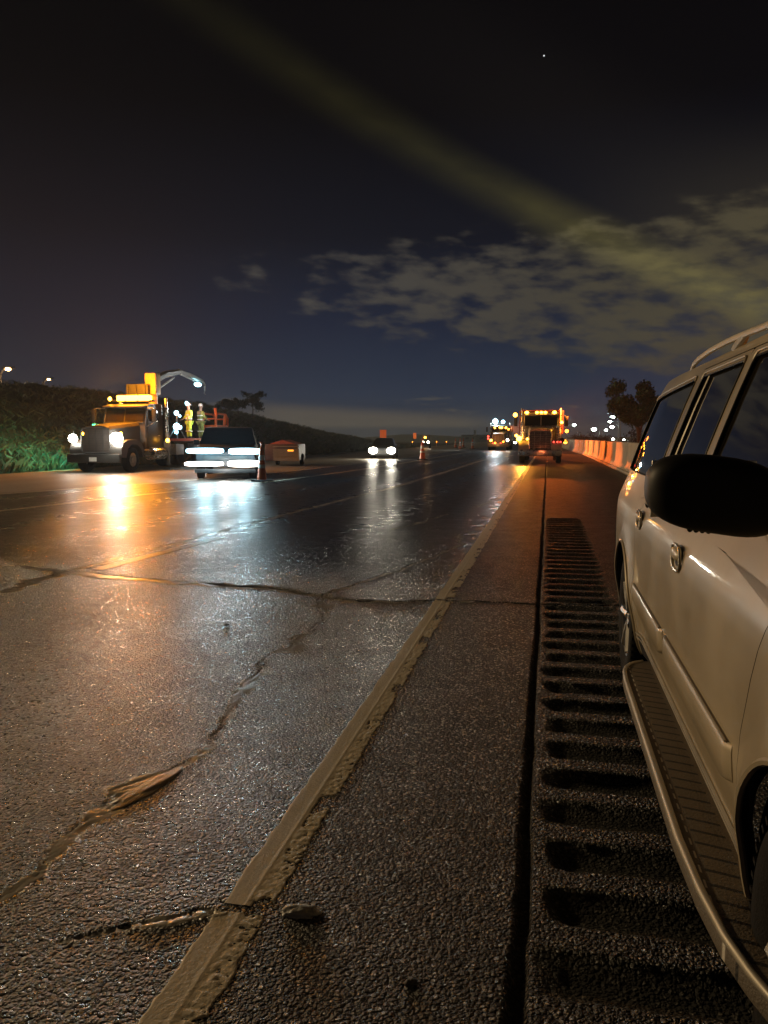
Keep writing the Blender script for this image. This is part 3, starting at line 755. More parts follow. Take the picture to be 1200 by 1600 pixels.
            r = MB(); r.lathe([(.235, -.11), (.228, -.118), (.215, -.10), (.205, -.05), (.20, .05)], (0, 0, 0), 'X', 48)
            for k in range(6):
                q = 2 * math.pi * k / 6
                a = Vector((-.085, .05 * math.cos(q), .05 * math.sin(q))); b = Vector((-.100, .215 * math.cos(q), .215 * math.sin(q)))
                r.tube([a, (a + b) / 2 + Vector((-.01, 0, 0)), b], [.035, .026, .034], 8)
            r.sph((-.085, 0, 0), .06, 16, 8, (.5, 1, 1)); r.lathe([(.2, -.02), (.01, -.02)], (0, 0, 0), 'X', 32)
            r.build('rim', M['alloy'], wh)
    # side mouldings
    for y0, y1, r0 in ((1.99, 3.12, 0), (3.19, 4.22, 1)):
        for mir in (0, 1):
            ys = np.linspace(y0, y1, 60); P = []; F = []
            sec = [(.560, -.001), (.563, .010), (.572, .016), (.62, .018), (.668, .016), (.684, .009), (.688, -.001)]
            for i, y in enumerate(ys):
                e = min(1, (y - y0) / .03, (y1 - y) / .03) if i not in (0, len(ys) - 1) else 0
                tp = .0 if not r0 else -.035 * max(0, (y - 3.9) / .32); 
                for z, o in sec:
                    zz = z if z > .6 else z - tp * .9
                    zz = zz + (1 - min(1, (y - y0) / .10)) * (.03 if z < .6 else 0)
                    P.append((float(sx(y, zz)) - (o * max(e, .15) if o > 0 else o), y, zz))
            n = len(sec)
            F = [(i * n + k, i * n + k + 1, (i + 1) * n + k + 1, (i + 1) * n + k) for i in range(len(ys) - 1) for k in range(n - 1)] + [tuple(range(n)), tuple((len(ys) - 1) * n + k for k in range(n))]
            if mir: P = [(2 * CX - x, y, z) for x, y, z in P]
            mb = MB(); mb.add(P, F); mb.build('side_moulding', M['paint'], T, 50, off=base)
            tb = MB(); pp = [(float(sx(y, .684)) - .011, y, .686) for y in np.linspace(y0 + .03, y1 - .03, 30)]
            if mir: pp = [(2 * CX - x, y, z) for x, y, z in pp]
            tb.tube(pp, .0035, 6); tb.build('moulding_highlight_strip', M['silver'], T, off=base)
    # rocker sill: bright strip and dark lower corner piece
    for mir in (0, 1):
        fx = (lambda x: 2 * CX - x) if mir else (lambda x: x)
        for z in (.415, .392):
            tb = MB(); tb.tube([(fx(float(sx(y, z)) - .004), y, z) for y in np.linspace(1.90, 4.22, 40)], .0065, 6); tb.build('sill_strip', M['silver'], T, off=base)
        q = MB(); q.add([(fx(float(sx(y, z)) - .006), y, z) for z in (.30, .36, .405) for y in (3.86, 3.98, 4.10, 4.2)], [(i * 4 + k, i * 4 + k + 1, (i + 1) * 4 + k + 1, (i + 1) * 4 + k) for i in range(2) for k in range(3)]); q.build('sill_guard', M['black'], T, off=base)
        # running board
        ys = np.linspace(1.42, 3.88, 90)
        xo = np.interp(ys, [1.42, 1.46, 1.52, 1.60, 1.72, 1.9, 2.15, 3.55, 3.70, 3.78, 3.84, 3.88], [.53, .485, .452, .425, .398, .378, .366, .362, .368, .385, .415, .47])
        P = []; F = []
        for i, y in enumerate(ys):
            for k, (t, dz) in enumerate(((0, -.05), (0, -.012), (.06, 0), (.3, .002), (.6, .002), (1, .0), (1, -.05))):
                P.append((fx(xo[i] + (.56 - xo[i]) * t), y, .355 + dz))
        n = 7; F = [(i * n + k, i * n + (k + 1) % n, (i + 1) * n + (k + 1) % n, (i + 1) * n + k) for i in range(len(ys) - 1) for k in range(n)] + [tuple(range(n)), tuple((len(ys) - 1) * n + k for k in range(n))]
        rb = empty('running_board', (0, 0, 0)); rb.parent = T
        mb = MB(); mb.add(P, F); mb.build('step_pad', M['tread'], rb, 50, off=base)
        e = MB(); e.tube([(fx(x + .008), y, .352) for x, y in zip(xo, ys)], [.009 + .003 * math.sin(math.pi * i / 89) for i in range(90)], 12, True, 1.25); e.build('edge_rail', M['silver'], rb, off=base)
                # door handles
        for hy, hz in ((2.94, 1.015), (4.14, 1.03)):
            h = empty('door_handle', (0, 0, 0)); h.parent = T
            x0 = float(sx(hy, hz)) - .003
            ring = MB(); ring.tube([(fx(x0 - .006), hy + .085 * math.copysign(abs(math.cos(q)) ** .6, math.cos(q)), hz + .046 * math.copysign(abs(math.sin(q)) ** .6, math.sin(q))) for q in np.linspace(0, 2 * math.pi, 33)], .006, 8, False); ring.build('handle_bezel', M['chrome'], h, off=base)
            bowl = MB(); bowl.sph((fx(x0 + .004), hy, hz), 1, 20, 10, (.008, .083, .045)); bowl.build('handle_recess', M['black'], h, off=base)
            pad = MB(); pad.sph((fx(x0 - .006), hy, hz + .014), 1, 20, 10, (.014, .078, .025)); pad.build('handle_grip', M['paint'], h, off=base)
        # roof rail
        tb = MB(); rp = [(.80, 4.72, 1.835), (.79, 4.62, 1.856), (.785, 4.45, 1.870), (.778, 4.1, 1.878), (.775, 3.7, 1.876), (.775, 3.4, 1.868), (.775, 3.1, 1.858), (.78, 2.7, 1.85), (.80, 2.6, 1.83)]
        tb.tube([(fx(x), y, z) for x, y, z in rp], .012, 8, True, 1.3)
        for y in (3.50,): tb.tube([(fx(.778), y - .12, 1.868), (fx(.785), y, 1.855), (fx(.795), y + .14, 1.835)], [.012, .022, .022], 8)
        tb.build('roof_rail', M['silver'], T, off=base)
        # door mirror
        mr = empty('door_mirror', (0, 0, 0)); mr.parent = T
        P = []; F = []; n, m = 40, 22
        for i in range(m + 1):
            t = math.pi * i / m - math.pi / 2
            for k in range(n):
                q = 2 * math.pi * k / n
                sp = lambda v, e: math.copysign(abs(v) ** e, v)
                ct, st = sp(math.cos(t), .55), sp(math.sin(t), .7)
                x = .150 * ct * sp(math.cos(q), .62); z = .092 * ct * sp(math.sin(q), .72); y = .075 * st
                z += (-x) * .10 * 1 - .03 * max(0, x) ; z *= 1 - .10 * max(0, -x / .15) ** 2
                P.append((fx(.382 + x), 1.93 + y - .15 * x, 1.318 + z))
        for i in range(m):
            for k in range(n): F.append((i * n + k, (i + 1) * n + k, (i + 1) * n + (k + 1) % n, i * n + (k + 1) % n))
        mb = MB(); mb.add(P, F)
        for j in range(4): mb.sph((fx(.335 + .014 * j), 1.93, 1.233 - .001 * j), .007, 8, 6)
        mb.build('mirror_housing', M['black'], mr, 60, off=base)
        a = MB(); a.tube([(fx(.47), 1.94, 1.27), (fx(.53), 1.96, 1.26), (fx(.60), 1.99, 1.27)], [.05, .045, .06], 12, True, .8); a.build('mirror_arm', M['black'], mr, off=base)
        gl = MB(); gl.box((fx(.375), 2.006, 1.325), (.25, .006, .14), R(8 if not mir else -8), .003); gl.build('mirror_glass', M['chrome'], mr, off=base)
        # lamps front and rear
        hl = MB(); hl.box((fx(.72), .50, .86), (.36, .16, .17), R(-14 if not mir else 14), .03); hl.build('headlight', M['chrome'], T, off=base)
        tl = MB(); tl.box((fx(.715), 6.0, 1.1), (.12, .12, .55), R(10 if not mir else -10), .03); tl.build('tail_light', M['truckred'], T, off=base)
    # windscreen, rear glass, grille, bumpers, sill trim
    ws = MB(); P = []
    for z in np.linspace(1.24, 1.77, 8):
        for x in np.linspace(.74 + (z - 1.24) * .3, 2 * CX - .74 - (z - 1.24) * .3, 13):
            P.append((x, float(yf(z)) - .062 + .05 * abs(x - CX) / .7, z))
    ws.add(P, [(i * 13 + k, i * 13 + k + 1, (i + 1) * 13 + k + 1, (i + 1) * 13 + k) for i in range(7) for k in range(12)]); ws.build('windscreen', M['glass'], T, off=base)
    rg = MB(); P = []
    for z in np.linspace(1.24, 1.75, 6):
        for x in np.linspace(.86, 2 * CX - .86, 9): P.append((x, float(yr(z)) + .036 - .03 * abs(x - CX) / .6 , z))
    rg.add(P, [(i * 9 + k, i * 9 + k + 1, (i + 1) * 9 + k + 1, (i + 1) * 9 + k) for i in range(5) for k in range(8)]); rg.build('tailgate_glass', M['glass'], T, off=base)
    gr = MB(); 
    for k in range(6): gr.box((CX, .40, .72 + k * .045), (.78, .03, .02))
    gr.build('grille', M['black'], T, False, off=base)
    bp = MB(); bp.box((CX, .40, .50), (1.8, .16, .22), 0, .05); bp.build('front_bumper', M['black'], T, off=base)
    bp = MB(); bp.box((CX, 6.10, .50), (1.8, .16, .22), 0, .05); bp.build('rear_bumper', M['black'], T, off=base)
    # amber warning beacon on the roof, beyond the frame
    be = empty('warning_beacon', (1.25, 2.75, 1.92), 0, 'amber warning beacon on the roof of the beige parked vehicle', 'beacon')
    b = MB(); b.lathe([(0, 0), (.085, 0), (.085, .035), (.06, .04), (0, .04)], (0, 0, 0), 'Z', 20); b.build('beacon_base', M['black'], be)
    b = MB(); b.lathe([(.058, .04), (.056, .12), (.04, .15), (0, .155)], (0, 0, 0), 'Z', 20); b.build('beacon_lens', M['L_amber'], be)
    light('beacon_light', (-.22, .35, .045), 5, (1, .24, .02), be, .04)
build_suv()

# ------------------------------------------------------------------ vehicles in the distance
def wheel(parent, x, y, r, w, dual=False, out=1):
    wh = empty('wheel', (x, y, r)); wh.parent = parent
    t = MB(); t.lathe([(r * .58, -w / 2), (r * .9, -w / 2), (r, -w * .38), (r, w * .38), (r * .9, w / 2), (r * .58, w / 2)], (0, 0, 0), 'X', 28)
    t.build('tyre', M['rubber'], wh)
    m = MB(); m.lathe([(r * .58, out * w * .42), (r * .5, out * w * .3), (r * .22, out * w * .25), (r * .2, out * w * .5), (0, out * w * .5)], (0, 0, 0), 'X', 20)
    for k in range(8):
        q = k * math.pi / 4; m.cyl((out * w * .24, r * .36 * math.cos(q), r * .36 * math.sin(q)), (out * w * .34, r * .36 * math.cos(q), r * .36 * math.sin(q)), r * .05, None, 6)
    m.build('rim', M['steel'], wh)
def lampm(parent, name, loc, r, m, sc=(1, .5, 1), label=None):
    b = MB(); b.sph(loc, r, 12, 8, sc); return b.build(name, m, parent, label=label)

def heavy_front(T, paint, grille=True, chrome='chrome', hoodw=1.25, lamps=True, lm='L_white', roofl=True):
    # fenders
    for s in (-1, 1):
        f = MB(); prof = [(-.05, .62), (-.10, .95), (.05, 1.22), (.45, 1.36), (1.1, 1.38), (1.6, 1.18), (1.75, .9), (1.75, .62), (1.62, .62), (1.5, .95), (1.2, 1.16), (.75, 1.18), (.42, .98), (.28, .62)]
        f.prism(prof, s * .62, s * 1.2); f.build('fender', paint, T, 50)
        wheel(T, s * 1.03, .85, .52, .30, out=s)
    h = MB(); P = []
    for y, w, z0, z1 in ((0, hoodw, .80, 1.86), (.15, hoodw + .02, .80, 1.93), (2.2, 1.55, .9, 2.12)):
        for x, z in ((-w / 2, z0), (-w / 2, z1 - .12), (-w / 2 + .10, z1), (w / 2 - .10, z1), (w / 2, z1 - .12), (w / 2, z0)): P.append((x, y, z))
    F = [tuple(range(6)), tuple(range(12, 18))[::-1]] + [(i * 6 + k, i * 6 + (k + 1) % 6, (i + 1) * 6 + (k + 1) % 6, (i + 1) * 6 + k) for i in range(2) for k in range(6)]
    h.add(P, F); h.build('hood', paint, T, 30)
    g = empty('grille', (0, 0, 0)); g.parent = T
    fr = MB(); w = hoodw / 2
    fr.tube([(-w, -.03, .82), (-w, -.03, 1.72), (-w + .06, -.03, 1.84), (-.25, -.03, 1.91), (.25, -.03, 1.91), (w - .06, -.03, 1.84), (w, -.03, 1.72), (w, -.03, .82), (-w, -.03, .82)], .045, 8, False)
    fr.build('grille_frame', M[chrome], g)
    gm = MB(); gm.box((0, -.012, 1.32), (hoodw - .06, .02, .98)); gm.build('grille_mesh', M['grillem'], g, False)
    bs = MB()
    for x in (-.32, 0.0, .32): bs.box((x, -.03, 1.3), (.018, .02, .98))
    for k in range(9): bs.box((0, -.026, .92 + k * .1), (hoodw - .1, .008, .012))
    bs.build('grille_bar', M[chrome], g, False)
    bp = MB(); bp.box((0, -.22, .60), (2.42, .14, .36), 0, .03); bp.build('bumper', M[chrome], T)
    pl = MB(); pl.box((0, -.30, .56), (.34, .01, .17)); pl.build('number_plate', M['white'], T, False)
    # cab
    c = MB(); prof = [(2.2, .95), (2.2, 2.08), (2.42, 2.85), (2.6, 2.95), (3.75, 2.98), (3.8, 2.9), (3.8, .95)]
    c.prism(prof, -1.02, 1.02); c.build('cab', paint, T, 30)
    for sx_ in ((-.93, -.03), (.03, .93)):
        wd = MB(); x0, x1 = sx_
        wd.add([(x0, 2.205, 2.16), (x1, 2.205, 2.16), (x1, 2.37, 2.74), (x0, 2.37, 2.74), (x0, 2.235, 2.15), (x1, 2.235, 2.15), (x1, 2.40, 2.73), (x0, 2.40, 2.73)], [(0, 1, 2, 3), (7, 6, 5, 4), (0, 4, 5, 1), (3, 2, 6, 7), (0, 3, 7, 4), (1, 5, 6, 2)])
        wd.build('windscreen', M['glass'], T, False)
    fr = MB(); fr.tube([(-.96, 2.19, 2.12), (.96, 2.19, 2.12), (.96, 2.37, 2.78), (-.96, 2.37, 2.78), (-.96, 2.19, 2.12)], .03, 6, False); fr.build('windscreen_frame', M[chrome], T)
    vs = MB(); vs.box((0, 2.28, 2.84), (2.0, .3, .06), 0, .01, R(12)); vs.build('sun_visor', paint, T)
    for s in (-1, 1):
        d = MB(); d.box((s * 1.025, 2.95, 1.65), (.03, 1.1, 1.25), 0, .01); dd = d.build('door', paint, T)
        hh = MB(); hh.box((s * 1.05, 3.35, 1.55), (.03, .16, .04)); hh.build('handle', M['chrome'], dd, False)
        sw = MB(); sw.box((s * 1.03, 2.95, 2.42), (.03, .85, .50), 0, .02); sw.build('side_window', M['glass'], T)
        mi = empty('mirror', (0, 0, 0)); mi.parent = T
        a = MB(); a.tube([(s * 1.02, 2.35, 2.75), (s * 1.42, 2.2, 2.75), (s * 1.45, 2.2, 2.1), (s * 1.02, 2.35, 1.95)], .018, 6); a.build('mirror_arm', M['chrome'], mi)
        b = MB(); b.box((s * 1.47, 2.2, 2.42), (.20, .08, .58), 0, .02); b.build('mirror_head', M['dark'], mi)
        st = MB(); st.cyl((s * 1.16, 3.9, 1.0), (s * 1.16, 3.9, 3.25), .075); st.build('exhaust_stack', M['chrome'], T)
        tk = MB(); tk.cyl((s * 1.02, 2.5, .75), (s * 1.02, 3.7, .75), .28, None, 20); tk.build('fuel_tank', M['chrome'], T)
        sp = MB(); sp.box((s * 1.12, 2.2, .9), (.3, .5, .06)); sp.build('cab_step', M['chrome'], T, False)
    ch = MB(); ch.box((-.4, 5, .85), (.12, 8.6, .22)); ch.box((.4, 5, .85), (.12, 8.6, .22)); ch.build('chassis', M['dark'], T, False)
M['grillem'] = mat('grille_mesh', (.10, .085, .08), .6, .5, bump=.8, bscale=60)
M['warmchrome'] = mat('lit_chrome', (.55, .50, .46), .3, 1, var=.1)
def seated_driver(T, x, y, z):
    P = [(0, 0, 0), (0, 0, .16), (0, -.01, .36), (0, -.01, .46), (0, -.02, .54), (0, -.03, .66), (.19, -.01, .42), (.24, -.16, .22), (.12, -.38, .24), (-.19, -.01, .42), (-.24, -.16, .22), (-.12, -.38, .24)]
    E = [(0, 1), (1, 2), (2, 3), (3, 4), (4, 5), (2, 6), (6, 7), (7, 8), (2, 9), (9, 10), (10, 11)]
    r = [.15, .15, .16, .06, .07, .095, .065, .05, .035, .065, .05, .035]
    o = skin_obj('person', P, E, r, M['skin']); o.location = (x, y, z); return o
def skin_obj(name, P, E, r, m, parent=None, sub=2):
    me = bpy.data.meshes.new(name); me.from_pydata(P, E, []); me.materials.append(m)
    o = bpy.data.objects.new(name, me); COL.objects.link(o)
    if parent: o.parent = parent
    md = o.modifiers.new('skin', 'SKIN'); md.use_smooth_shade = True
    if not me.skin_vertices: me.attributes  # noqa
    sv = me.skin_vertices[0].data if me.skin_vertices else None
    if sv:
        for i, q in enumerate(r): sv[i].radius = (q, q) if not isinstance(q, tuple) else q
        sv[0].use_root = True
    s = o.modifiers.new('sub', 'SUBSURF'); s.levels = sub; s.render_levels = sub
    return o

def dump_truck():
    T = empty('dump_truck', (-.42, 44.6, 0), 0, 'large dump truck with glowing amber marker lights parked facing the camera on the shoulder', 'dump truck')
    heavy_front(T, M['trucktan'], chrome='warmchrome', hoodw=1.22)
    b = MB(); P = []
    for z, w, y0, y1 in ((1.25, 1.05, 4.5, 9.6), (1.7, 1.25, 4.2, 9.8), (3.0, 1.28, 4.1, 9.9)):
        P += [(-w, y0, z), (w, y0, z), (w, y1, z), (-w, y1, z)]
    b.add(P, [(3, 2, 1, 0), (8, 9, 10, 11)] + [(i * 4 + k, i * 4 + (k + 1) % 4, (i + 1) * 4 + (k + 1) % 4, (i + 1) * 4 + k) for i in range(2) for k in range(4)])
    for k in range(6):
        for s in (-1, 1): b.box((s * 1.30, 4.6 + k * .95, 2.35), (.08, .10, 1.3))
    b.box((0, 4.1, 3.05), (2.62, .12, .14)); b.box((-1.29, 7, 3.05), (.12, 5.8, .12)); b.box((1.29, 7, 3.05), (.12, 5.8, .12))
    b.build('dump_bed', M['truckred'], T, 30)
    s = MB(); s.box((0, 3.5, 3.08), (2.3, 1.25, .05), 0, .01); s.build('bed_shield', M['truckred'], T)
    for y in (6.6, 8.0):
        for sg in (-1, 1): wheel(T, sg * 1.02, y, .5, .5, out=sg)
    for x in (-.83, -.24, .02, .25, .78): lampm(T, 'roof_light', (x, 2.32, 2.95), .075 if abs(x) < .3 else .095, M['L_amber'], (1.2, .7, .8))
    for x, z, r, m, nm in ((-1.18, 1.40, .15, 'L_amberbar', 'headlight'), (-1.42, 1.20, .08, 'L_warm', 'marker_light'), (-1.36, 1.58, .08, 'L_amber', 'marker_light'), (-.72, 1.38, .06, 'L_amber', 'marker_light'),
                           (-.83, .64, .13, 'L_amber', 'fog_light'), (1.40, 1.22, .11, 'L_orange', 'marker_light'), (1.50, 1.84, .10, 'L_orange', 'marker_light'), (1.2, 2.35, .08, 'L_amber', 'marker_light'),
                           (-1.50, 2.80, .12, 'L_amberbar', 'work_light'), (.95, 1.22, .04, 'L_red', 'marker_light'), (1.12, 1.22, .04, 'L_red', 'marker_light'), (.75, 1.22, .04, 'L_red', 'marker_light')):
        lampm(T, nm, (x, -.02 if z < 2 and abs(x) < 1.3 else (.6 if z < 1.7 else 2.1), z), r, M[m])
    for s_ in (-1, 1):
        br = MB(); br.box((s_ * 1.28, .5, 1.26), (.5, .08, .08)); br.cyl((s_ * 1.2, .1, 1.3), (s_ * 1.2, .5, 1.3), .15, .1); br.build('lamp_bracket', M['dark'], T)
        ac = MB(); ac.cyl((s_ * 1.0, 1.85, 1.35), (s_ * 1.0, 1.85, 2.15), .18, None, 16); ac.build('air_cleaner', M['chrome'], T)
    # light it throws on itself, the road and the barrier
    light('work_lamp', (-2.2, .2, 1.6), 40, (1, .30, .04), T, .15)
    light('roof_lamp', (0, 3.0, 3.6), 14, (1, .24, .03), T, .15)
    light('grille_lamp', (.1, -1.0, .7), 7, (1, .2, .06), T, .15)
    light('side_lamp', (2.2, 1.6, 1.9), 22, (1, .28, .03), T, .15)
    d = seated_driver(None, .02 - .42 + .3, 44.6 + 2.75, 1.85)
    tag(d, 'driver seated behind the windscreen of the dump truck lit pink by the lamps', 'person')
    return T
dump_truck()
def beam(loc, aim, power, col, size, parent=None, blend=.15, radius=.1, name='strobe_beam'):
    return light(name, loc, power, col, parent, radius, spot=size, aim=aim, blend=blend)
# rotating amber beams of the dump truck on barrier and road, and added spots further back
beam((1.25, 46.0, 3.3), (3.3, 56, .4), 2600, (1, .20, .02), 66, blend=.05)
beam((1.25, 46.0, 3.3), (3.3, 66, .8), 9000, (1, .20, .02), 22, blend=.9)
beam((1.25, 46.0, 3.3), (3.2, 100, .9), 22000, (1, .20, .02), 9, blend=.9)
beam((-4.3, 88.5, 2.6), (3.2, 79.5, 1.3), 6500, (1, .15, .02), 56, blend=.2, name='added_barrier_spot')  # added spots by the work truck that turn the barrier orange
beam((-4.3, 88.5, 2.6), (3.3, 57, .9), 60000, (1, .16, .02), 17, blend=.5, name='added_barrier_spot')
for tx in (.2, 2.6): beam((.2, 43.4, 3.4), (tx, 21.5, 0), 480, (1, .17, .02), 8.5, blend=.5)
beam((-.6, 43.4, 3.4), (-2.2, 20, 0), 500, (1, .22, .05), 9, blend=.6)
beam((-1.3, 43.4, 1.4), (-1.2, 33, 0), 330, (1, .34, .04), 40, blend=.8)

def tow_truck():
    T = empty('work_truck', (-5.6, 90, 0), 0, 'distant work truck with two bright white roof floodlights left of the dump truck', 'truck')
    heavy_front(T, M['truckgrey'], chrome='steel', hoodw=1.3)
    b = MB(); b.box((0, 6.5, 2.0), (2.4, 5, 1.7), 0, .04); b.build('box_body', M['truckwhite'], T)
    rk = MB(); rk.box((0, 4, 3.15), (2.2, .1, .1)); rk.box((-1, 4, 2.6), (.08, .08, 1.1)); rk.box((1, 4, 2.6), (.08, .08, 1.1)); rk.build('light_rack', M['dark'], T, False)
    for y in (6.2, 7.6):
        for sg in (-1, 1): wheel(T, sg * 1.02, y, .5, .5, out=sg)
    lampm(T, 'floodlight', (-.62, 3.8, 3.40), .33, M['L_cyan']); lampm(T, 'floodlight', (.32, 3.8, 3.35), .22, M['L_cyan'])
    for x, z, r, m in ((-.55, 2.62, .12, 'L_amber'), (0.05, 2.65, .14, 'L_amber'), (.25, 2.65, .14, 'L_amber'), (.75, 2.62, .13, 'L_amber'), (1.05, 2.45, .14, 'L_orange'), (-.82, 1.15, .16, 'L_amber'), (-1.15, 1.6, .13, 'L_red'), (-1.15, 1.35, .12, 'L_red'),
                       (-.35, .85, .12, 'L_orange'), (-.6, .8, .1, 'L_red'), (.6, 1.0, .12, 'L_orange'), (1.08, 1.2, .17, 'L_warm'), (.3, .85, .09, 'L_red')):
        lampm(T, 'marker_light', (x, -.1 if z < 2 else 2.2, z), r * .8, M[m])
    light('flood_lamp', (-.5, 3.0, 3.6), 500, (.75, .92, 1), T, .2)
    light('front_lamp', (-.3, -1.5, 1.3), 60, (1, .35, .08), T, .2)
    beam((-7.8, 88.5, 1.0), (-13, 86, 0), 500, (.85, .95, 1), 70, blend=.5, name='side_flood_beam')
tow_truck()

# ---- people
def worker(name, loc, rz, label, seed=0, helmet_lamp=True, vest='vest'):
    """one continuous skinned body, clothing as children"""
    k = random.Random(seed)
    J = {'pelvis': (0, 0, .95), 'waist': (0, 0, 1.08), 'chest': (0, .01, 1.30), 'neck': (0, 0, 1.47), 'jaw': (0, -.02, 1.55), 'head': (0, -.02, 1.67), 'crown': (0, -.01, 1.74)}
    P = []; E = []; r = []; ix = {}
    def add(n, p, q, par=None):
        ix[n] = len(P); P.append(p); r.append(q)
        if par: E.append((ix[par], ix[n]))
    add('pelvis', J['pelvis'], (.155, .11)); add('waist', J['waist'], (.135, .10), 'pelvis'); add('chest', J['chest'], (.165, .11), 'waist')
    add('neck', J['neck'], .055, 'chest'); add('jaw', J['jaw'], .068, 'neck'); add('head', J['head'], .088, 'jaw'); add('crown', J['crown'], .06, 'head')
    for s, sn in ((-1, 'l'), (1, 'r')):
        add('hip' + sn, (s * .095, 0, .88), .095, 'pelvis'); add('knee' + sn, (s * .12, -.03, .50), .06, 'hip' + sn); add('ankle' + sn, (s * .13, .01, .10), .042, 'knee' + sn)
        add('toe' + sn, (s * .15, -.15, .04), .035, 'ankle' + sn)
        add('shoulder' + sn, (s * .19, 0, 1.40), .062, 'chest'); add('elbow' + sn, (s * .27, -.04, 1.14), .043, 'shoulder' + sn)
        add('wrist' + sn, (s * .23, -.22, 1.00 + .1 * k.random()), .028, 'elbow' + sn)
        wx, wy, wz = P[-1]; add('palm' + sn, (wx, wy - .07, wz - .02), (.034, .018), 'wrist' + sn)
        for f in range(4):
            a = (f - 1.5) * .018; add('f%d' % f + sn, (wx + a * 1.2, wy - .115 - .008 * (1 if f in (1, 2) else 0), wz - .035), .0095, 'palm' + sn); add('g%d' % f + sn, (wx + a * 1.3, wy - .145, wz - .065), .008, 'f%d' % f + sn)
        add('t' + sn, (wx - s * .045, wy - .075, wz - .03), .010, 'wrist' + sn)
    o = skin_obj(name, P, E, r, M['skin']); o.location = loc; o.rotation_euler = (0, 0, rz); tag(o, label, 'person')
    # vest, trousers, helmet, boots
    def shell(nm, P_, E_, r_, m): return skin_obj(nm, P_, E_, r_, m, o, 2)
    shell('hi_vis_jacket', [(0, 0, .92), (0, 0, 1.08), (0, .01, 1.30), (0, .0, 1.43), (-.2, 0, 1.40), (-.275, -.04, 1.15), (-.24, -.2, 1.03), (.2, 0, 1.40), (.275, -.04, 1.15), (.24, -.2, 1.03)],
          [(0, 1), (1, 2), (2, 3), (2, 4), (4, 5), (5, 6), (2, 7), (7, 8), (8, 9)], [(.185, .14), (.165, .13), (.19, .14), .09, .082, .062, .046, .082, .062, .046], M[vest])
    shell('trousers', [(0, 0, .93), (-.1, 0, .85), (-.12, -.03, .50), (-.13, .01, .12), (.1, 0, .85), (.12, -.03, .50), (.13, .01, .12)], [(0, 1), (1, 2), (2, 3), (0, 4), (4, 5), (5, 6)], [(.17, .13), .11, .08, .065, .11, .08, .065], M[vest] if seed % 2 else M['trouser'])
    b = MB()
    for z, rx in ((1.02, .19), (1.22, .195)):
        b.tube([(rx * math.cos(q), (rx * .76) * math.sin(q), z) for q in np.linspace(0, 2 * math.pi, 21)], .028, 6, False, 1.0)
    b.build('reflective_tape', M['tape'], o)
    for s in (-1, 1):
        b = MB(); b.tube([(s * .12 + .1 * math.cos(q), -.02 + .1 * math.sin(q), .42) for q in np.linspace(0, 2 * math.pi, 17)], .03, 6, False); b.build('leg_band', M['tape'], o)
    b = MB(); b.lathe([(.155, 1.70), (.12, 1.705), (.115, 1.76), (.085, 1.82), (.03, 1.85), (0, 1.852)], (0, -.015, 0), 'Z', 20); b.build('helmet', M['helmet'], o)
    b = MB()
    for s in (-1, 1): b.box((s * .14, -.06, .06), (.11, .30, .12), 0, .04)
    b.build('boot', M['black'], o)
    b = MB()
    for s in (-1, 1): b.sph((s * .032, -.105, 1.685), .011)
    b.sph((0, -.118, 1.65), .017, 8, 6, (.7, 1, 1.2)); b.box((0, -.105, 1.605), (.05, .01, .008)); b.build('face', M['skin'], o)
    if helmet_lamp: lampm(o, 'head_lamp', (0, -.13, 1.80), .10, M['L_cyan'], (1, .6, 1))
    return o

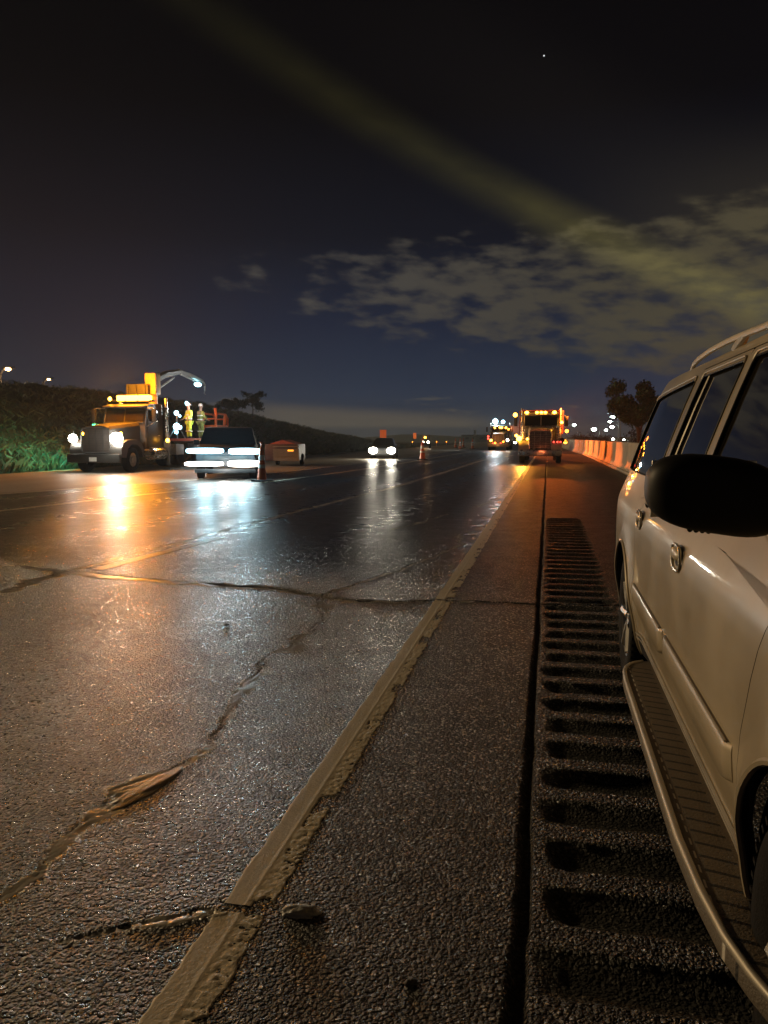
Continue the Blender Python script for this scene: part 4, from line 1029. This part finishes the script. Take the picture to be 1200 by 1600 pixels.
def crane_truck():
    ox, oy = -18.4, 29.0
    T = empty('crane_truck', (ox, oy, 0), 0, 'big dark-fronted work truck with an amber light bar and a folded crane, at left', 'truck')
    heavy_front(T, M['truckdull'], chrome='dullsteel', hoodw=1.3)
    for s in (-1, 1):
        lampm(T, 'headlight', (s * 1.0 - .03, -.08, 1.42), .25 if s > 0 else .18, M['L_white'], (1.2, .5, 1))
        lampm(T, 'turn_signal', (s * (1.15 if s > 0 else .62) , -.02, 1.62), .07, M['L_amber'])
    bar = empty('light_bar', (0, 0, 0)); bar.parent = T
    b = MB(); b.box((0.1, 2.9, 3.10), (2.0, .32, .08), 0, .02); b.build('bar_base', M['dark'], bar)
    for x0, x1, m in ((-.62, -.25, 'L_amberbar'), (-.2, .35, 'L_amberbar'), (.42, .95, 'L_amberbar')):
        b = MB(); b.box(((x0 + x1) / 2, 2.85, 3.22), (x1 - x0 + .06, .28, .26), 0, .06); b.build('bar_lens', M[m], bar)
    lampm(bar, 'side_beacon', (-1.05, 2.85, 3.2), .09, M['L_amber'])
    hr = MB()
    for x in (-.75, -.35, .1): hr.box((x, 3.9, 3.55), (.06, .06, .7))
    hr.box((-.3, 3.95, 3.62), (1.1, .05, .62)); hr.build('headache_rack', M['dullsteel'], T, False)
    bd = MB(); bd.box((0, 7.2, 1.30), (2.4, 6.6, .12)); bd.box((0, 3.98, 1.9), (2.3, .1, 1.2)); bd.build('flatbed', M['dark'], T, False)
    br = MB(); br.box((1.22, 7.2, 1.36), (.06, 6.6, .12)); br.build('bed_rail', M['truckred'], T, False)
    tb = MB(); tb.box((1.05, 7.4, .95), (.5, 1.4, .5), 0, .03); tb.box((1.0, 5.0, .9), (.5, .8, .5), 0, .03); tb.build('tool_box', M['truckwhite'], T)
    for y in (7.6, 9.0):
        for sg in (-1, 1): wheel(T, sg * 1.0, y, .5, .48, out=sg)
    og = MB(); og.box((1.28, 3.75, .95), (.12, .12, 1.5)); og.box((1.28, 3.75, .04), (.36, .36, .08)); og.box((1.30, 3.66, 1.15), (.3, .06, .34)); og.build('outrigger', M['steel'], T, False)
    # crane
    cr = empty('crane', (0, 0, 0)); cr.parent = T
    b = MB(); b.cyl((.2, 4.5, 1.3), (.2, 4.5, 3.6), .24, .2, 14); b.box((.25, 4.4, 3.95), (.55, .5, 1.0), 0, .05); b.build('crane_column', M['orangepale'], cr)
    b = MB(); b.tube([(.3, 4.5, 4.15), (.3, 5.6, 4.50), (.3, 6.9, 4.72)], [.20, .17, .13], 6); b.tube([(.3, 6.9, 4.74), (.3, 8.2, 4.62), (.3, 9.6, 4.45)], [.14, .15, .11], 6)
    b.tube([(.3, 4.8, 3.75), (.3, 6.4, 4.40)], .05, 8); b.tube([(.42, 6.9, 4.6), (.42, 8.4, 4.40)], .045, 8); b.build('crane_boom', M['truckwhite'], cr)
    b = MB(); b.tube([(.3, 9.6, 4.45), (.3, 9.9, 4.25), (.3, 9.9, 3.95)], [.09, .07, .05], 8); b.tube([(.3, 9.9, 3.95), (.3, 9.82, 3.83), (.3, 9.95, 3.78)], .03, 6); b.build('crane_hook', M['steel'], cr)
    lampm(cr, 'boom_light', (.45, 8.75, 4.22), .17, M['L_cyan'], (.8, 2.0, .7))
    # work lights on stands in the bed
    w = MB(); w.tube([(.95, 5.35, 1.36), (.95, 5.35, 2.75)], .03, 6); w.tube([(.95, 5.35, 2.1), (1.0, 6.15, 1.36)], .025, 6); w.tube([(.95, 5.35, 2.1), (.7, 4.9, 1.36)], .025, 6); w.build('light_mast', M['steel'], T)
    for p, r in (((1.0, 5.2, 2.63), .11), ((1.0, 5.55, 2.50), .06), ((1.0, 5.2, 1.98), .17), ((1.0, 5.55, 1.95), .09), ((1.0, 5.15, 1.72), .09)): lampm(T, 'work_light', p, r, M['L_cyan'], (1, .8, 1))
    for p in ((1.34, 3.62, 1.33), (1.28, 8.0, 1.33)): lampm(T, 'marker_light', p, .09, M['L_amber'])
    # orange basket
    bk = MB(); x0, x1, y0, y1 = .55, 1.3, 9.05, 10.6
    bk.box((.92, 9.85, 1.45), (.75, 1.5, .06)); bk.box((1.28, 9.85, 1.78), (.05, 1.5, .68)); bk.box((.56, 9.85, 1.78), (.05, 1.5, .68)); bk.box((.92, 9.1, 1.78), (.75, .05, .68)); bk.box((.92, 10.6, 1.78), (.75, .05, .68))
    for x in (.56, 1.28): bk.tube([(x, 9.1, 2.1), (x, 9.1, 2.62), (x, 9.25, 2.72), (x, 10.3, 2.70), (x, 10.6, 2.5), (x, 10.6, 2.1)], .055, 8)
    for y in (9.1, 10.6): bk.tube([(.56, y, 2.45), (1.28, y, 2.45)], .04, 8)
    bk.tube([(1.3, 10.1, 2.1), (1.3, 10.25, 2.7)], .09, 6); bk.tube([(1.28, 9.1, 2.6), (1.28, 9.0, 3.0)], .08, 6)
    o = bk.build('work_basket', M['orange'], None); o.location = (ox, oy, 0)
    tag(o, 'orange work basket with round cornered opening at the rear of the crane truck', 'basket')
    light('amber_bar_lamp', (.2, 1.7, 3.9), 1900, (1, .30, .01), T, .3)
    light('amber_rear_lamp', (-.8, 3.0, 4.3), 60, (1, .34, .02), T, .3)
    light('bed_lamp', (1.9, 6.3, 3.0), 160, (.85, .95, 1), T, .15)
    light('head_lamp_near', (1.0, -.9, 1.35), 60, (1, .92, .75), T, .1)
    beam((ox + 1, oy - .3, 1.4), (ox + 5, oy - 9, 0), 260, (1, .9, .7), 60, blend=.8, name='headlight_beam')
    # green lamp on the far side of the truck, lighting the bank
    gl = MB(); gl.cyl((-1.3, 1.9, 1.9), (-1.3, 1.9, 2.05), .07); gl.build('green_lamp', lamp_mat('lamp_green', (.05, 1, .35), 6), T)
    beam((ox - 1.5, oy + 1.6, 1.9), (-25.5, 30.5, .2), 1300, (.01, .85, .50), 110, blend=.8, name='green_beam')
    worker('person', (ox + .85, oy + 6.85, 1.36), R(-35), 'worker in yellow hi-vis with a bright head lamp standing on the truck bed', 1)
    worker('person', (ox + .95, oy + 7.95, 1.36), R(150), 'worker in hi-vis jacket darkened to look dim beside the orange basket, head unlit', 3, False, 'vestdim')
M['truckdull'] = mat('dull_truck_paint', (.050, .046, .043), .5, coat=.1, grime=.4); M['dullsteel'] = mat('dull_steel', (.06, .06, .06), .5, .5)
M['orangepale'] = mat('pale_orange_steel', (.5, .30, .14), .5, grime=.3)
crane_truck()

def pickup():
    T = empty('pickup_truck', (-11.05, 25.3, 0), R(20), 'dark pickup with moving headlights shaped as four long glaring white streaks', 'pickup truck')
    b = MB(); prof = [(0, .45), (-.02, .95), (.12, 1.12), (1.35, 1.22), (1.45, 1.22), (1.45, .45)]; b.prism(prof, -1.0, 1.0); b.build('hood', M['navy'], T, 30)
    c = MB(); P = []
    for z, w, y0, y1 in ((.45, 1.02, 1.4, 3.4), (1.22, 1.02, 1.4, 3.4), (1.82, .86, 2.15, 3.2), (1.86, .7, 2.4, 3.0)): P += [(-w, y0, z), (w, y0, z), (w, y1, z), (-w, y1, z)]
    c.add(P, [(3, 2, 1, 0), (12, 13, 14, 15)] + [(i * 4 + k, i * 4 + (k + 1) % 4, (i + 1) * 4 + (k + 1) % 4, (i + 1) * 4 + k) for i in range(3) for k in range(4)]); c.build('cab', M['navy'], T, 25)
    g = MB(); g.add([(-.88, 1.50, 1.27), (.88, 1.50, 1.27), (.76, 2.09, 1.76), (-.76, 2.09, 1.76)], [(0, 1, 2, 3)]); g.build('windscreen', M['glass'], T, False)
    d = MB(); d.box((0, 4.4, .62), (2.0, 2.0, .12)); d.box((-.98, 4.4, .92), (.08, 2, .55)); d.box((.98, 4.4, .92), (.08, 2, .55)); d.box((0, 5.4, .92), (2.0, .08, .55)); d.build('cargo_bed', M['navy'], T)
    gr = MB(); gr.box((0, -.05, .72), (1.5, .05, .2), 0, .01); gr.build('grille', M['dark'], T)
    bp = MB(); bp.box((0, -.12, .30), (2.1, .16, .14), 0, .03); bp.box((0, -.12, .62), (2.5, .05, .05)); bp.build('bumper', M['dark'], T)
    for s in (-1, 1):
        for y in (.8, 4.5): wheel(T, s * .92, y, .38, .25, out=s)
        mi = MB(); mi.box((s * 1.15, 1.75, 1.28), (.2, .1, .18), 0, .03); mi.build('mirror', M['black'], T)
    for x0, x1, z, r, m in ((-1.32, -.03, 1.0, .095, 'L_cyan'), (.12, 1.24, .98, .11, 'L_cyan'), (-1.38, -.05, .55, .085, 'L_streakw'), (.08, 1.24, .55, .12, 'L_streakw')):  # streaks of the moving headlights, shaped as solid glowing bars
        b = MB(); n = 15; q = np.linspace(0, 1, n)
        b.tube([(x0 + (x1 - x0) * (.5 - .5 * math.cos(math.pi * t)), -.25, z) for t in q], [r * max(.05, math.sin(math.pi * t) ** .35) for t in q], 12); b.build('headlight_streak', M[m], T)
    light('streak_lamp', (-.6, -1.0, .97), 110, (.45, .84, 1), T, .12); light('streak_lamp', (.6, -1.0, .97), 110, (.5, .86, 1), T, .12)
    light('streak_lamp', (0, -.6, .5), 60, (1, .95, .9), T, .12)
pickup()
def trailer():
    T = empty('utility_trailer', (-13.1, 37.6, 0), R(12), 'low trailer with pale horizontal slats and a small amber light behind the pickup', 'trailer')
    b = MB(); b.box((0, 0, .58), (1.3, .04, .62)); b.build('tail_panel', M['slat'], T, False)
    s = MB()
    for k in range(4): s.box((0, -.04, .55 + k * .15), (1.34, .05, .05))
    s.build('slat', M['slat'], T, False)
    c = MB(); c.box((-.25, 1.9, .70), (1.7, 3.6, .85), 0, .03); c.build('trailer_box', M['darkred'], T)
    t = MB(); t.add([(-.9, .1, 1.13), (.5, .1, 1.13), (-.2, .1, 1.34), (-.9, 3.6, 1.13), (.5, 3.6, 1.13), (-.2, 3.6, 1.34)], [(0, 1, 2), (5, 4, 3), (0, 2, 5, 3), (1, 4, 5, 2)]); t.build('tarp', M['tarp'], T, False)
    for x in (-.7, .6): wheel(T, x, 2.0, .3, .2, out=1 if x > 0 else -1)
    lb = MB(); lb.box((.25, -.09, .80), (.3, .03, .08), 0, .01); lb.build('amber_light', lamp_mat('trailer_amber', (1, .4, .03), 1.6), T)
M['darkred'] = mat('dark_maroon_paint', (.07, .035, .03), .5); M['tarp'] = mat('red_tarp', (.28, .06, .035), .7)
trailer()
def sedan(loc, rz, label):
    T = empty('oncoming_car', loc, rz, label, 'car')
    P = []; secs = [(.0, .62, .35, .62, .0), (.08, .78, .25, .74, .0), (.9, .84, .22, .88, .0), (1.3, .85, .22, .92, .0), (4.0, .85, .22, .95, 0), (4.3, .8, .3, .9, 0)]
    n = 8
    for y, w, z0, z1, _ in secs:
        for x, z in ((-w, z0), (-w - .02, (z0 + z1) / 2), (-w + .02, z1 - .06), (-w + .14, z1), (w - .14, z1), (w - .02, z1 - .06), (w + .02, (z0 + z1) / 2), (w, z0)): P.append((x, y, z))
    b = MB(); b.add(P, [tuple(range(n)), tuple((len(secs) - 1) * n + k for k in range(n))[::-1]] + [(i * n + k, i * n + (k + 1) % n, (i + 1) * n + (k + 1) % n, (i + 1) * n + k) for i in range(len(secs) - 1) for k in range(n)])
    b.build('body', M['navy'], T, 35)
    c = MB(); P = []
    for z, w, y0, y1 in ((.90, .78, 1.1, 3.9), (1.35, .60, 1.9, 3.4), (1.42, .5, 2.1, 3.2)): P += [(-w, y0, z), (w, y0, z), (w, y1, z), (-w, y1, z)]
    c.add(P, [(8, 9, 10, 11)] + [(i * 4 + k, i * 4 + (k + 1) % 4, (i + 1) * 4 + (k + 1) % 4, (i + 1) * 4 + k) for i in range(2) for k in range(4)]); c.build('cabin', M['glass'], T, 25)
    for s in (-1, 1):
        lampm(T, 'headlight', (s * .62, -.02, .58), .26, M['L_white'], (1.15, .5, .85))
        for y in (.75, 3.4): wheel(T, s * .78, y, .31, .2, out=s)
        m = MB(); m.box((s * .98, 1.45, 1.0), (.18, .1, .12), 0, .03); m.build('mirror', M['black'], T)
        light('headlight_lamp', (s * .62, -.5, .58), 110, (1, .90, .68), T, .16)
    g = MB(); g.box((0, -.01, .5), (.7, .04, .12)); g.build('grille', M['dark'], T, False)
    return T
sedan((-11.05, 51.5, 0), R(8), 'oncoming car with two glaring round headlights in the middle of the road')
def utility():
    T = empty('utility_cart', (-16.9, 108, 0), R(6), 'small far vehicle with two headlights under one amber beacon', 'vehicle')
    b = MB(); b.box((0, 1.2, .7), (1.2, 2.4, .5), 0, .08); b.build('body', M['dark'], T)
    c = MB(); 
    for x in (-.5, .5):
        for y in (.7, 1.8): c.tube([(x, y, .9), (x * .9, y + .05, 1.75)], .03, 6)
    c.box((0, 1.25, 1.78), (1.1, 1.3, .05)); c.build('roll_cage', M['dark'], T)
    for s in (-1, 1):
        lampm(T, 'headlight', (s * .38, -.02, .83), .15, M['L_warm'])
        for y in (.4, 2.0): wheel(T, s * .58, y, .3, .22, out=s)
    lampm(T, 'beacon', (-.1, .9, 1.5), .15, M['L_amberbar'])
    light('beacon_light', (-.1, -.2, 1.6), 60, (1, .4, .05), T, .1)
utility()

# ------------------------------------------------------------------ traffic cones, channelisers, signs
M['conebase'] = mat('cone_base_rubber', (.02, .02, .02), .8)
def channelizer(name='channelizer_cone'):
    T = empty(name)
    b = MB(); b.box((0, 0, .03), (.60, .60, .06), R(8), .015); b.build('base', M['conebase'], T)
    c = MB(); c.lathe([(.155, .06), (.15, .10), (.125, .38), (.115, .42), (.105, .62), (.095, .66), (.082, .92), (.06, 1.10), (.045, 1.12), (.03, 1.15), (.028, 1.24), (.05, 1.27), (.045, 1.31), (0, 1.32)], (0, 0, 0), 'Z', 20); c.build('cone_body', M['orange'], T)
    for z0, z1, r0, r1 in ((.70, .88, .098, .089), (.44, .56, .116, .110)):
        s = MB(); s.lathe([(r0 + .003, z0), (r1 + .003, z1)], (0, 0, 0), 'Z', 20); s.build('reflective_band', M['white'], T)
    return T
def copy_tree(o, parent=None):
    c = o.copy(); COL.objects.link(c); c.parent = parent
    for ch in list(o.children): copy_tree(ch, c)
    return c
cz = channelizer(); cz.location = (-9.32, 24.3, 0)
tag(cz, 'tall orange traffic cone with black base in front of the glaring headlight streaks', 'traffic cone', 'orange channelizer cones along the lanes')
cones = [((-8.1, 50.5, 0), 'orange channelizer cone standing below the amber beacon of the far small vehicle'),
         ((-11.0, 99, 0), 'far orange channelizer, second from the work truck, on the lit strip'),
         ((-9.6, 101, 0), 'far orange channelizer nearest the work truck, brightest of the row'),
         ((-13.1, 112, 0), 'leftmost faint far orange channelizer beyond the lit strip'),
         ((-12.2, 114, 0), 'faint far channelizer between the two brighter ones of the row by the work truck')]
for p, l in cones:
    c = copy_tree(cz); c.location = p; tag(c, l, 'traffic cone', 'orange channelizer cones along the lanes')
    c.scale = (1.25, 1.25, 1.05)
def sign(loc, w, h, z, label, col, post=True):
    T = empty('road_sign', loc, R(10), label, 'sign', 'small orange signs beyond the cars')
    p = MB(); p.cyl((0, .03, 0), (0, .03, z + h / 2), .03); p.build('post', M['steel'], T)
    b = MB(); b.box((0, 0, z), (w, .02, h), 0, .005); b.build('sign_panel', col, T)
sign((-22.6, 106, 0), .9, 1.1, 2.0, 'orange sign panel above the glaring headlights of the oncoming car', lamp_mat('glowing_orange_panel', (1, .16, .03), .32))  # panel glows by itself, in place of light falling on it
sign((-19.8, 116, 0), .45, .85, 1.75, 'small narrow orange sign left of the far amber beacon', lamp_mat('glowing_orange_panel_small', (1, .2, .04), .5))  # glows by itself like the larger panel
for i, (x, y) in enumerate(((-20.5, 118), (-17.6, 124), (-16.5, 128))):
    T = empty('delineator_post', (x, y, 0), 0, ['white delineator post left of the far amber beacon', 'white delineator post just right of the far small vehicle', 'white delineator post midway to the orange channelizers'][i], 'post', 'thin white delineator posts')
    b = MB(); b.box((0, 0, .45), (.12, .04, .9), 0, .01); b.build('post', M['white'], T)
    b = MB(); b.box((0, -.025, .8), (.08, .01, .12)); b.build('reflector', M['L_orange'], T, False)  # glow added to the reflector in place of returned headlight

# ------------------------------------------------------------------ street lamps
def street_lamp(x, y, h, arm, lm, label, group, r=.3):
    T = empty('street_lamp', (x, y, -.3), 0, label, 'street lamp', group)
    b = MB(); b.tube([(0, 0, 0), (0, 0, h)], [.16, .09], 8); b.build('pole', M['steel'], T)
    b = MB(); b.tube([(0, 0, h - .3), (arm * .4, 0, h + .25), (arm, 0, h + .35)], .06, 6); b.build('arm', M['steel'], T)
    b = MB(); b.box((arm, 0, h + .35), (.9, .4, .16), 0, .05); b.build('lamp_head', M['steel'], T)
    b = MB(); b.sph((arm, -.1, h + .22), r * 1.35, 12, 8, (1, 1, .6)); b.build('lamp_glass', M[lm], T)
def px2(x, y, Y):
    u = (x - 600) / 1202; v = (800 - y) / 1202; p = R(PITCH); w = R(YAW)
    f = math.cos(p) + v * math.sin(p); z = v * math.cos(p) - math.sin(p)
    X_ = u * math.cos(w) - f * math.sin(w); Y_ = u * math.sin(w) + f * math.cos(w)
    return X_ * Y / Y_, H + z * Y / Y_
LG = 'street lamps beyond the barrier'
for (lx, ly, Y, arm, r, lab) in ((897, 664, 260, 2.4, .40, 'white street lamp nearest the dump truck, left of the others'), (928, 671, 230, -1.6, .50, 'bright white street lamp with its pole to the right, left of the cluster'),
                              (947, 672, 240, 1.2, .34, 'small white street lamp between the bright one and the cluster'), (957, 652, 200, -2.0, .38, 'topmost white street lamp of the cluster by the tree'),
                              (953, 659, 230, -2.4, .34, 'second white street lamp down in the cluster by the tree'), (956, 667, 250, -2.0, .46, 'third street lamp down and widest glow of the cluster by the tree'),
                              (958, 686, 300, -1.5, .40, 'low white street lamp just above the barrier under the cluster'), (975, 687, 320, -1.5, .30, 'low dim street lamp just above the barrier beside the tree trunk')):
    x, z = px2(lx, ly, Y); street_lamp(x - arm, Y, z + .08, arm, 'L_street', lab, LG, r)
for (lx, ly, Y, r, lab) in ((14, 577, 52, .15, 'larger orange street lamp on the hill at far left'), (77, 593, 75, .11, 'smaller orange street lamp on the hill left of the crane truck')):
    x, z = px2(lx, ly, Y); street_lamp(x - .8, Y, z + .08, .8, 'L_sodium', lab, 'orange street lamps on the hill', r)
light('street_glow', (px2(928, 671, 230)[0], 226, 9), 400, (.7, 1, .8), None, .3)

# ------------------------------------------------------------------ trees and bushes
def tree(name, loc, h, cr, label, cat, m='leaf', trunk=.16, n=5200, seed=1, leafs=.16, crown_lo=.35, sx_=1.0, group=None):
    rd = random.Random(seed); T = empty(name, loc, 0, label, cat, group)
    tr = MB(); tips = []
    tr.tube([(0, 0, -.5), (.03 * h * rd.uniform(-1, 1), 0, h * .25), (.05 * h * rd.uniform(-1, 1), 0, h * .5), (0, 0, h * .8)], [trunk, trunk * .8, trunk * .55, trunk * .2], 8)
    for k in range(11):
        a = rd.uniform(0, 6.28); z0 = h * rd.uniform(.28, .6); e = cr * rd.uniform(.5, .95); z1 = h * rd.uniform(crown_lo + .1, .93)
        p = [(0, 0, z0), (math.cos(a) * e * .5 * sx_, math.sin(a) * e * .5, (z0 + z1) / 2 + .1), (math.cos(a) * e * sx_, math.sin(a) * e, z1)]
        tr.tube(p, [trunk * .45, trunk * .25, trunk * .08], 6); tips += [Vector(p[1]), Vector(p[2])]
    tr.build('trunk', M['bark'], T)
    cl = []
    for t in tips: cl += [(t + Vector((rd.gauss(0, .2), rd.gauss(0, .2), rd.gauss(0, .12))) * cr * .8, cr * rd.uniform(.16, .34)) for _ in range(3)]
    V = []; F = []
    for i in range(n):
        c, rr = cl[rd.randrange(len(cl))]
        d = Vector((rd.gauss(0, 1), rd.gauss(0, 1), rd.gauss(0, .75))); d = d.normalized() * rr * rd.random() ** .45
        p = c + d; s = leafs * rd.uniform(.6, 1.4); a = Vector((rd.gauss(0, 1), rd.gauss(0, 1), rd.gauss(0, 1))).normalized(); b = a.orthogonal().normalized()
        k = len(V); V += [p - a * s, p + b * s * .5, p + a * s, p - b * s * .5]; F.append((k, k + 1, k + 2, k + 3))
    mesh_obj('crown', V, F, M[m], T)
x, z = px2(1000, 690, 62)
tree('roadside_tree', (x, 62, -.3), 6.3, 2.1, 'broad dark tree with leaning crown behind the barrier beside the parked vehicle', 'tree', 'leaf', .17, 15000, 4, .13, .4)
hb = [(395, 642, 74, 2.5, 1.15, 'round dark tree standing on top of the slope', 30), (372, 634, 70, 1.0, .9, 'low dark bush on the slope just left of the round tree', 31), (352, 634, 66, .8, .9, 'dark hilltop bush right above the orange basket', 32)]
for a, b, Y, hh, cr, lab, sd in hb:
    X_, Z_ = px2(a, b, Y); tree('bush', (X_, Y, Z_ - .35), hh, cr, lab, 'bush', 'leafdark', .06, 1500, sd, .10, .1, 1.1, 'bushes on the slope')
for a, Y, hh, cr, lab, sd in ((912, 150, 2.3, 2.2, 'distant low bush behind the orange lit barrier, left one', 50), (925, 150, 2.0, 2.6, 'distant low bush behind the orange lit barrier, right one', 51), (1012, 90, 3.6, 2.4, 'dark bush behind the barrier right of the broad tree', 52)):
    X_, _ = px2(a, 690, Y); tree('bush', (X_, Y, -.3), hh, cr, lab, 'bush', 'leafdark', .06, 1500, sd, .14, .1, 1.1, 'bushes beyond the barrier')
# far rise of land and an overpass wall on the horizon
def far_rise():
    xs = np.linspace(-260, 260, 160); V = []; F = []
    for j, (Y, k) in enumerate(((420, 0), (440, 1), (520, .8), (640, 0))):
        for x in xs: V.append((x, Y, -.36 + k * (1.2 + 2.6 * (mnoise.noise(Vector((x * .02, 3, 0))) + .5) * (1 if x < -10 else .6) + .5 * mnoise.noise(Vector((x * .2, 8, 0))))))
    n = len(xs)
    F = [(j * n + k, j * n + k + 1, (j + 1) * n + k + 1, (j + 1) * n + k) for j in range(3) for k in range(n - 1)]
    mesh_obj('far_hills', V, F, M['ground'], smooth=True)['kind'] = 'structure'
far_rise()
def far_building():
    x, z = px2(752, 690, 330)
    T = empty('low_building', (x, 330, -.3), 0, 'distant low dark building left of the work truck on the horizon', 'building')
    b = MB(); b.box((0, 4, 1.4), (17, 8, 2.8)); b.build('wall', M['steel'], T, False)
    b = MB(); b.box((0, 4, 2.9), (17.6, 8.6, .25)); b.build('roof', M['dark'], T, False)
    for k in range(5):
        b = MB(); b.box((-6 + 3 * k, -.02, 1.5), (1.4, .06, .9)); b.build('window', M['glass'], T, False)
    x, z = px2(742, 690, 300)
    T = empty('mast', (x, 300, -.3), 0, 'thin pale mast with white boxes above the orange channelizers', 'mast')
    b = MB(); b.tube([(0, 0, 0), (0, 0, 4.6)], [.12, .08], 6); b.build('pole', M['steel'], T)
    b = MB(); b.box((0, -.1, 4.1), (.9, .3, 1.2), 0, .03); b.box((0, -.1, 2.9), (1.1, .3, .6), 0, .03); b.build('cabinet', M['white'], T)
far_building()

# ------------------------------------------------------------------ haze added to give the lamps a glow
if HAZE:
    hz = MB(); hz.box((0, 150, 4.6), (700, 1100, 11.92)); o = hz.build('haze', None, None, False); o['kind'] = 'stuff'
    hm = bpy.data.materials.new('glow_haze'); hm.use_nodes = True; t = hm.node_tree; t.nodes.clear()
    pv = t.nodes.new('ShaderNodeVolumePrincipled'); pv.inputs['Color'].default_value = (.66, .80, 1, 1); pv.inputs['Density'].default_value = .0009; pv.inputs['Anisotropy'].default_value = .3
    ou = t.nodes.new('ShaderNodeOutputMaterial'); t.links.new(pv.outputs[0], ou.inputs['Volume'])
    o.data.materials.append(hm)
    S.cycles.volume_max_steps = 64
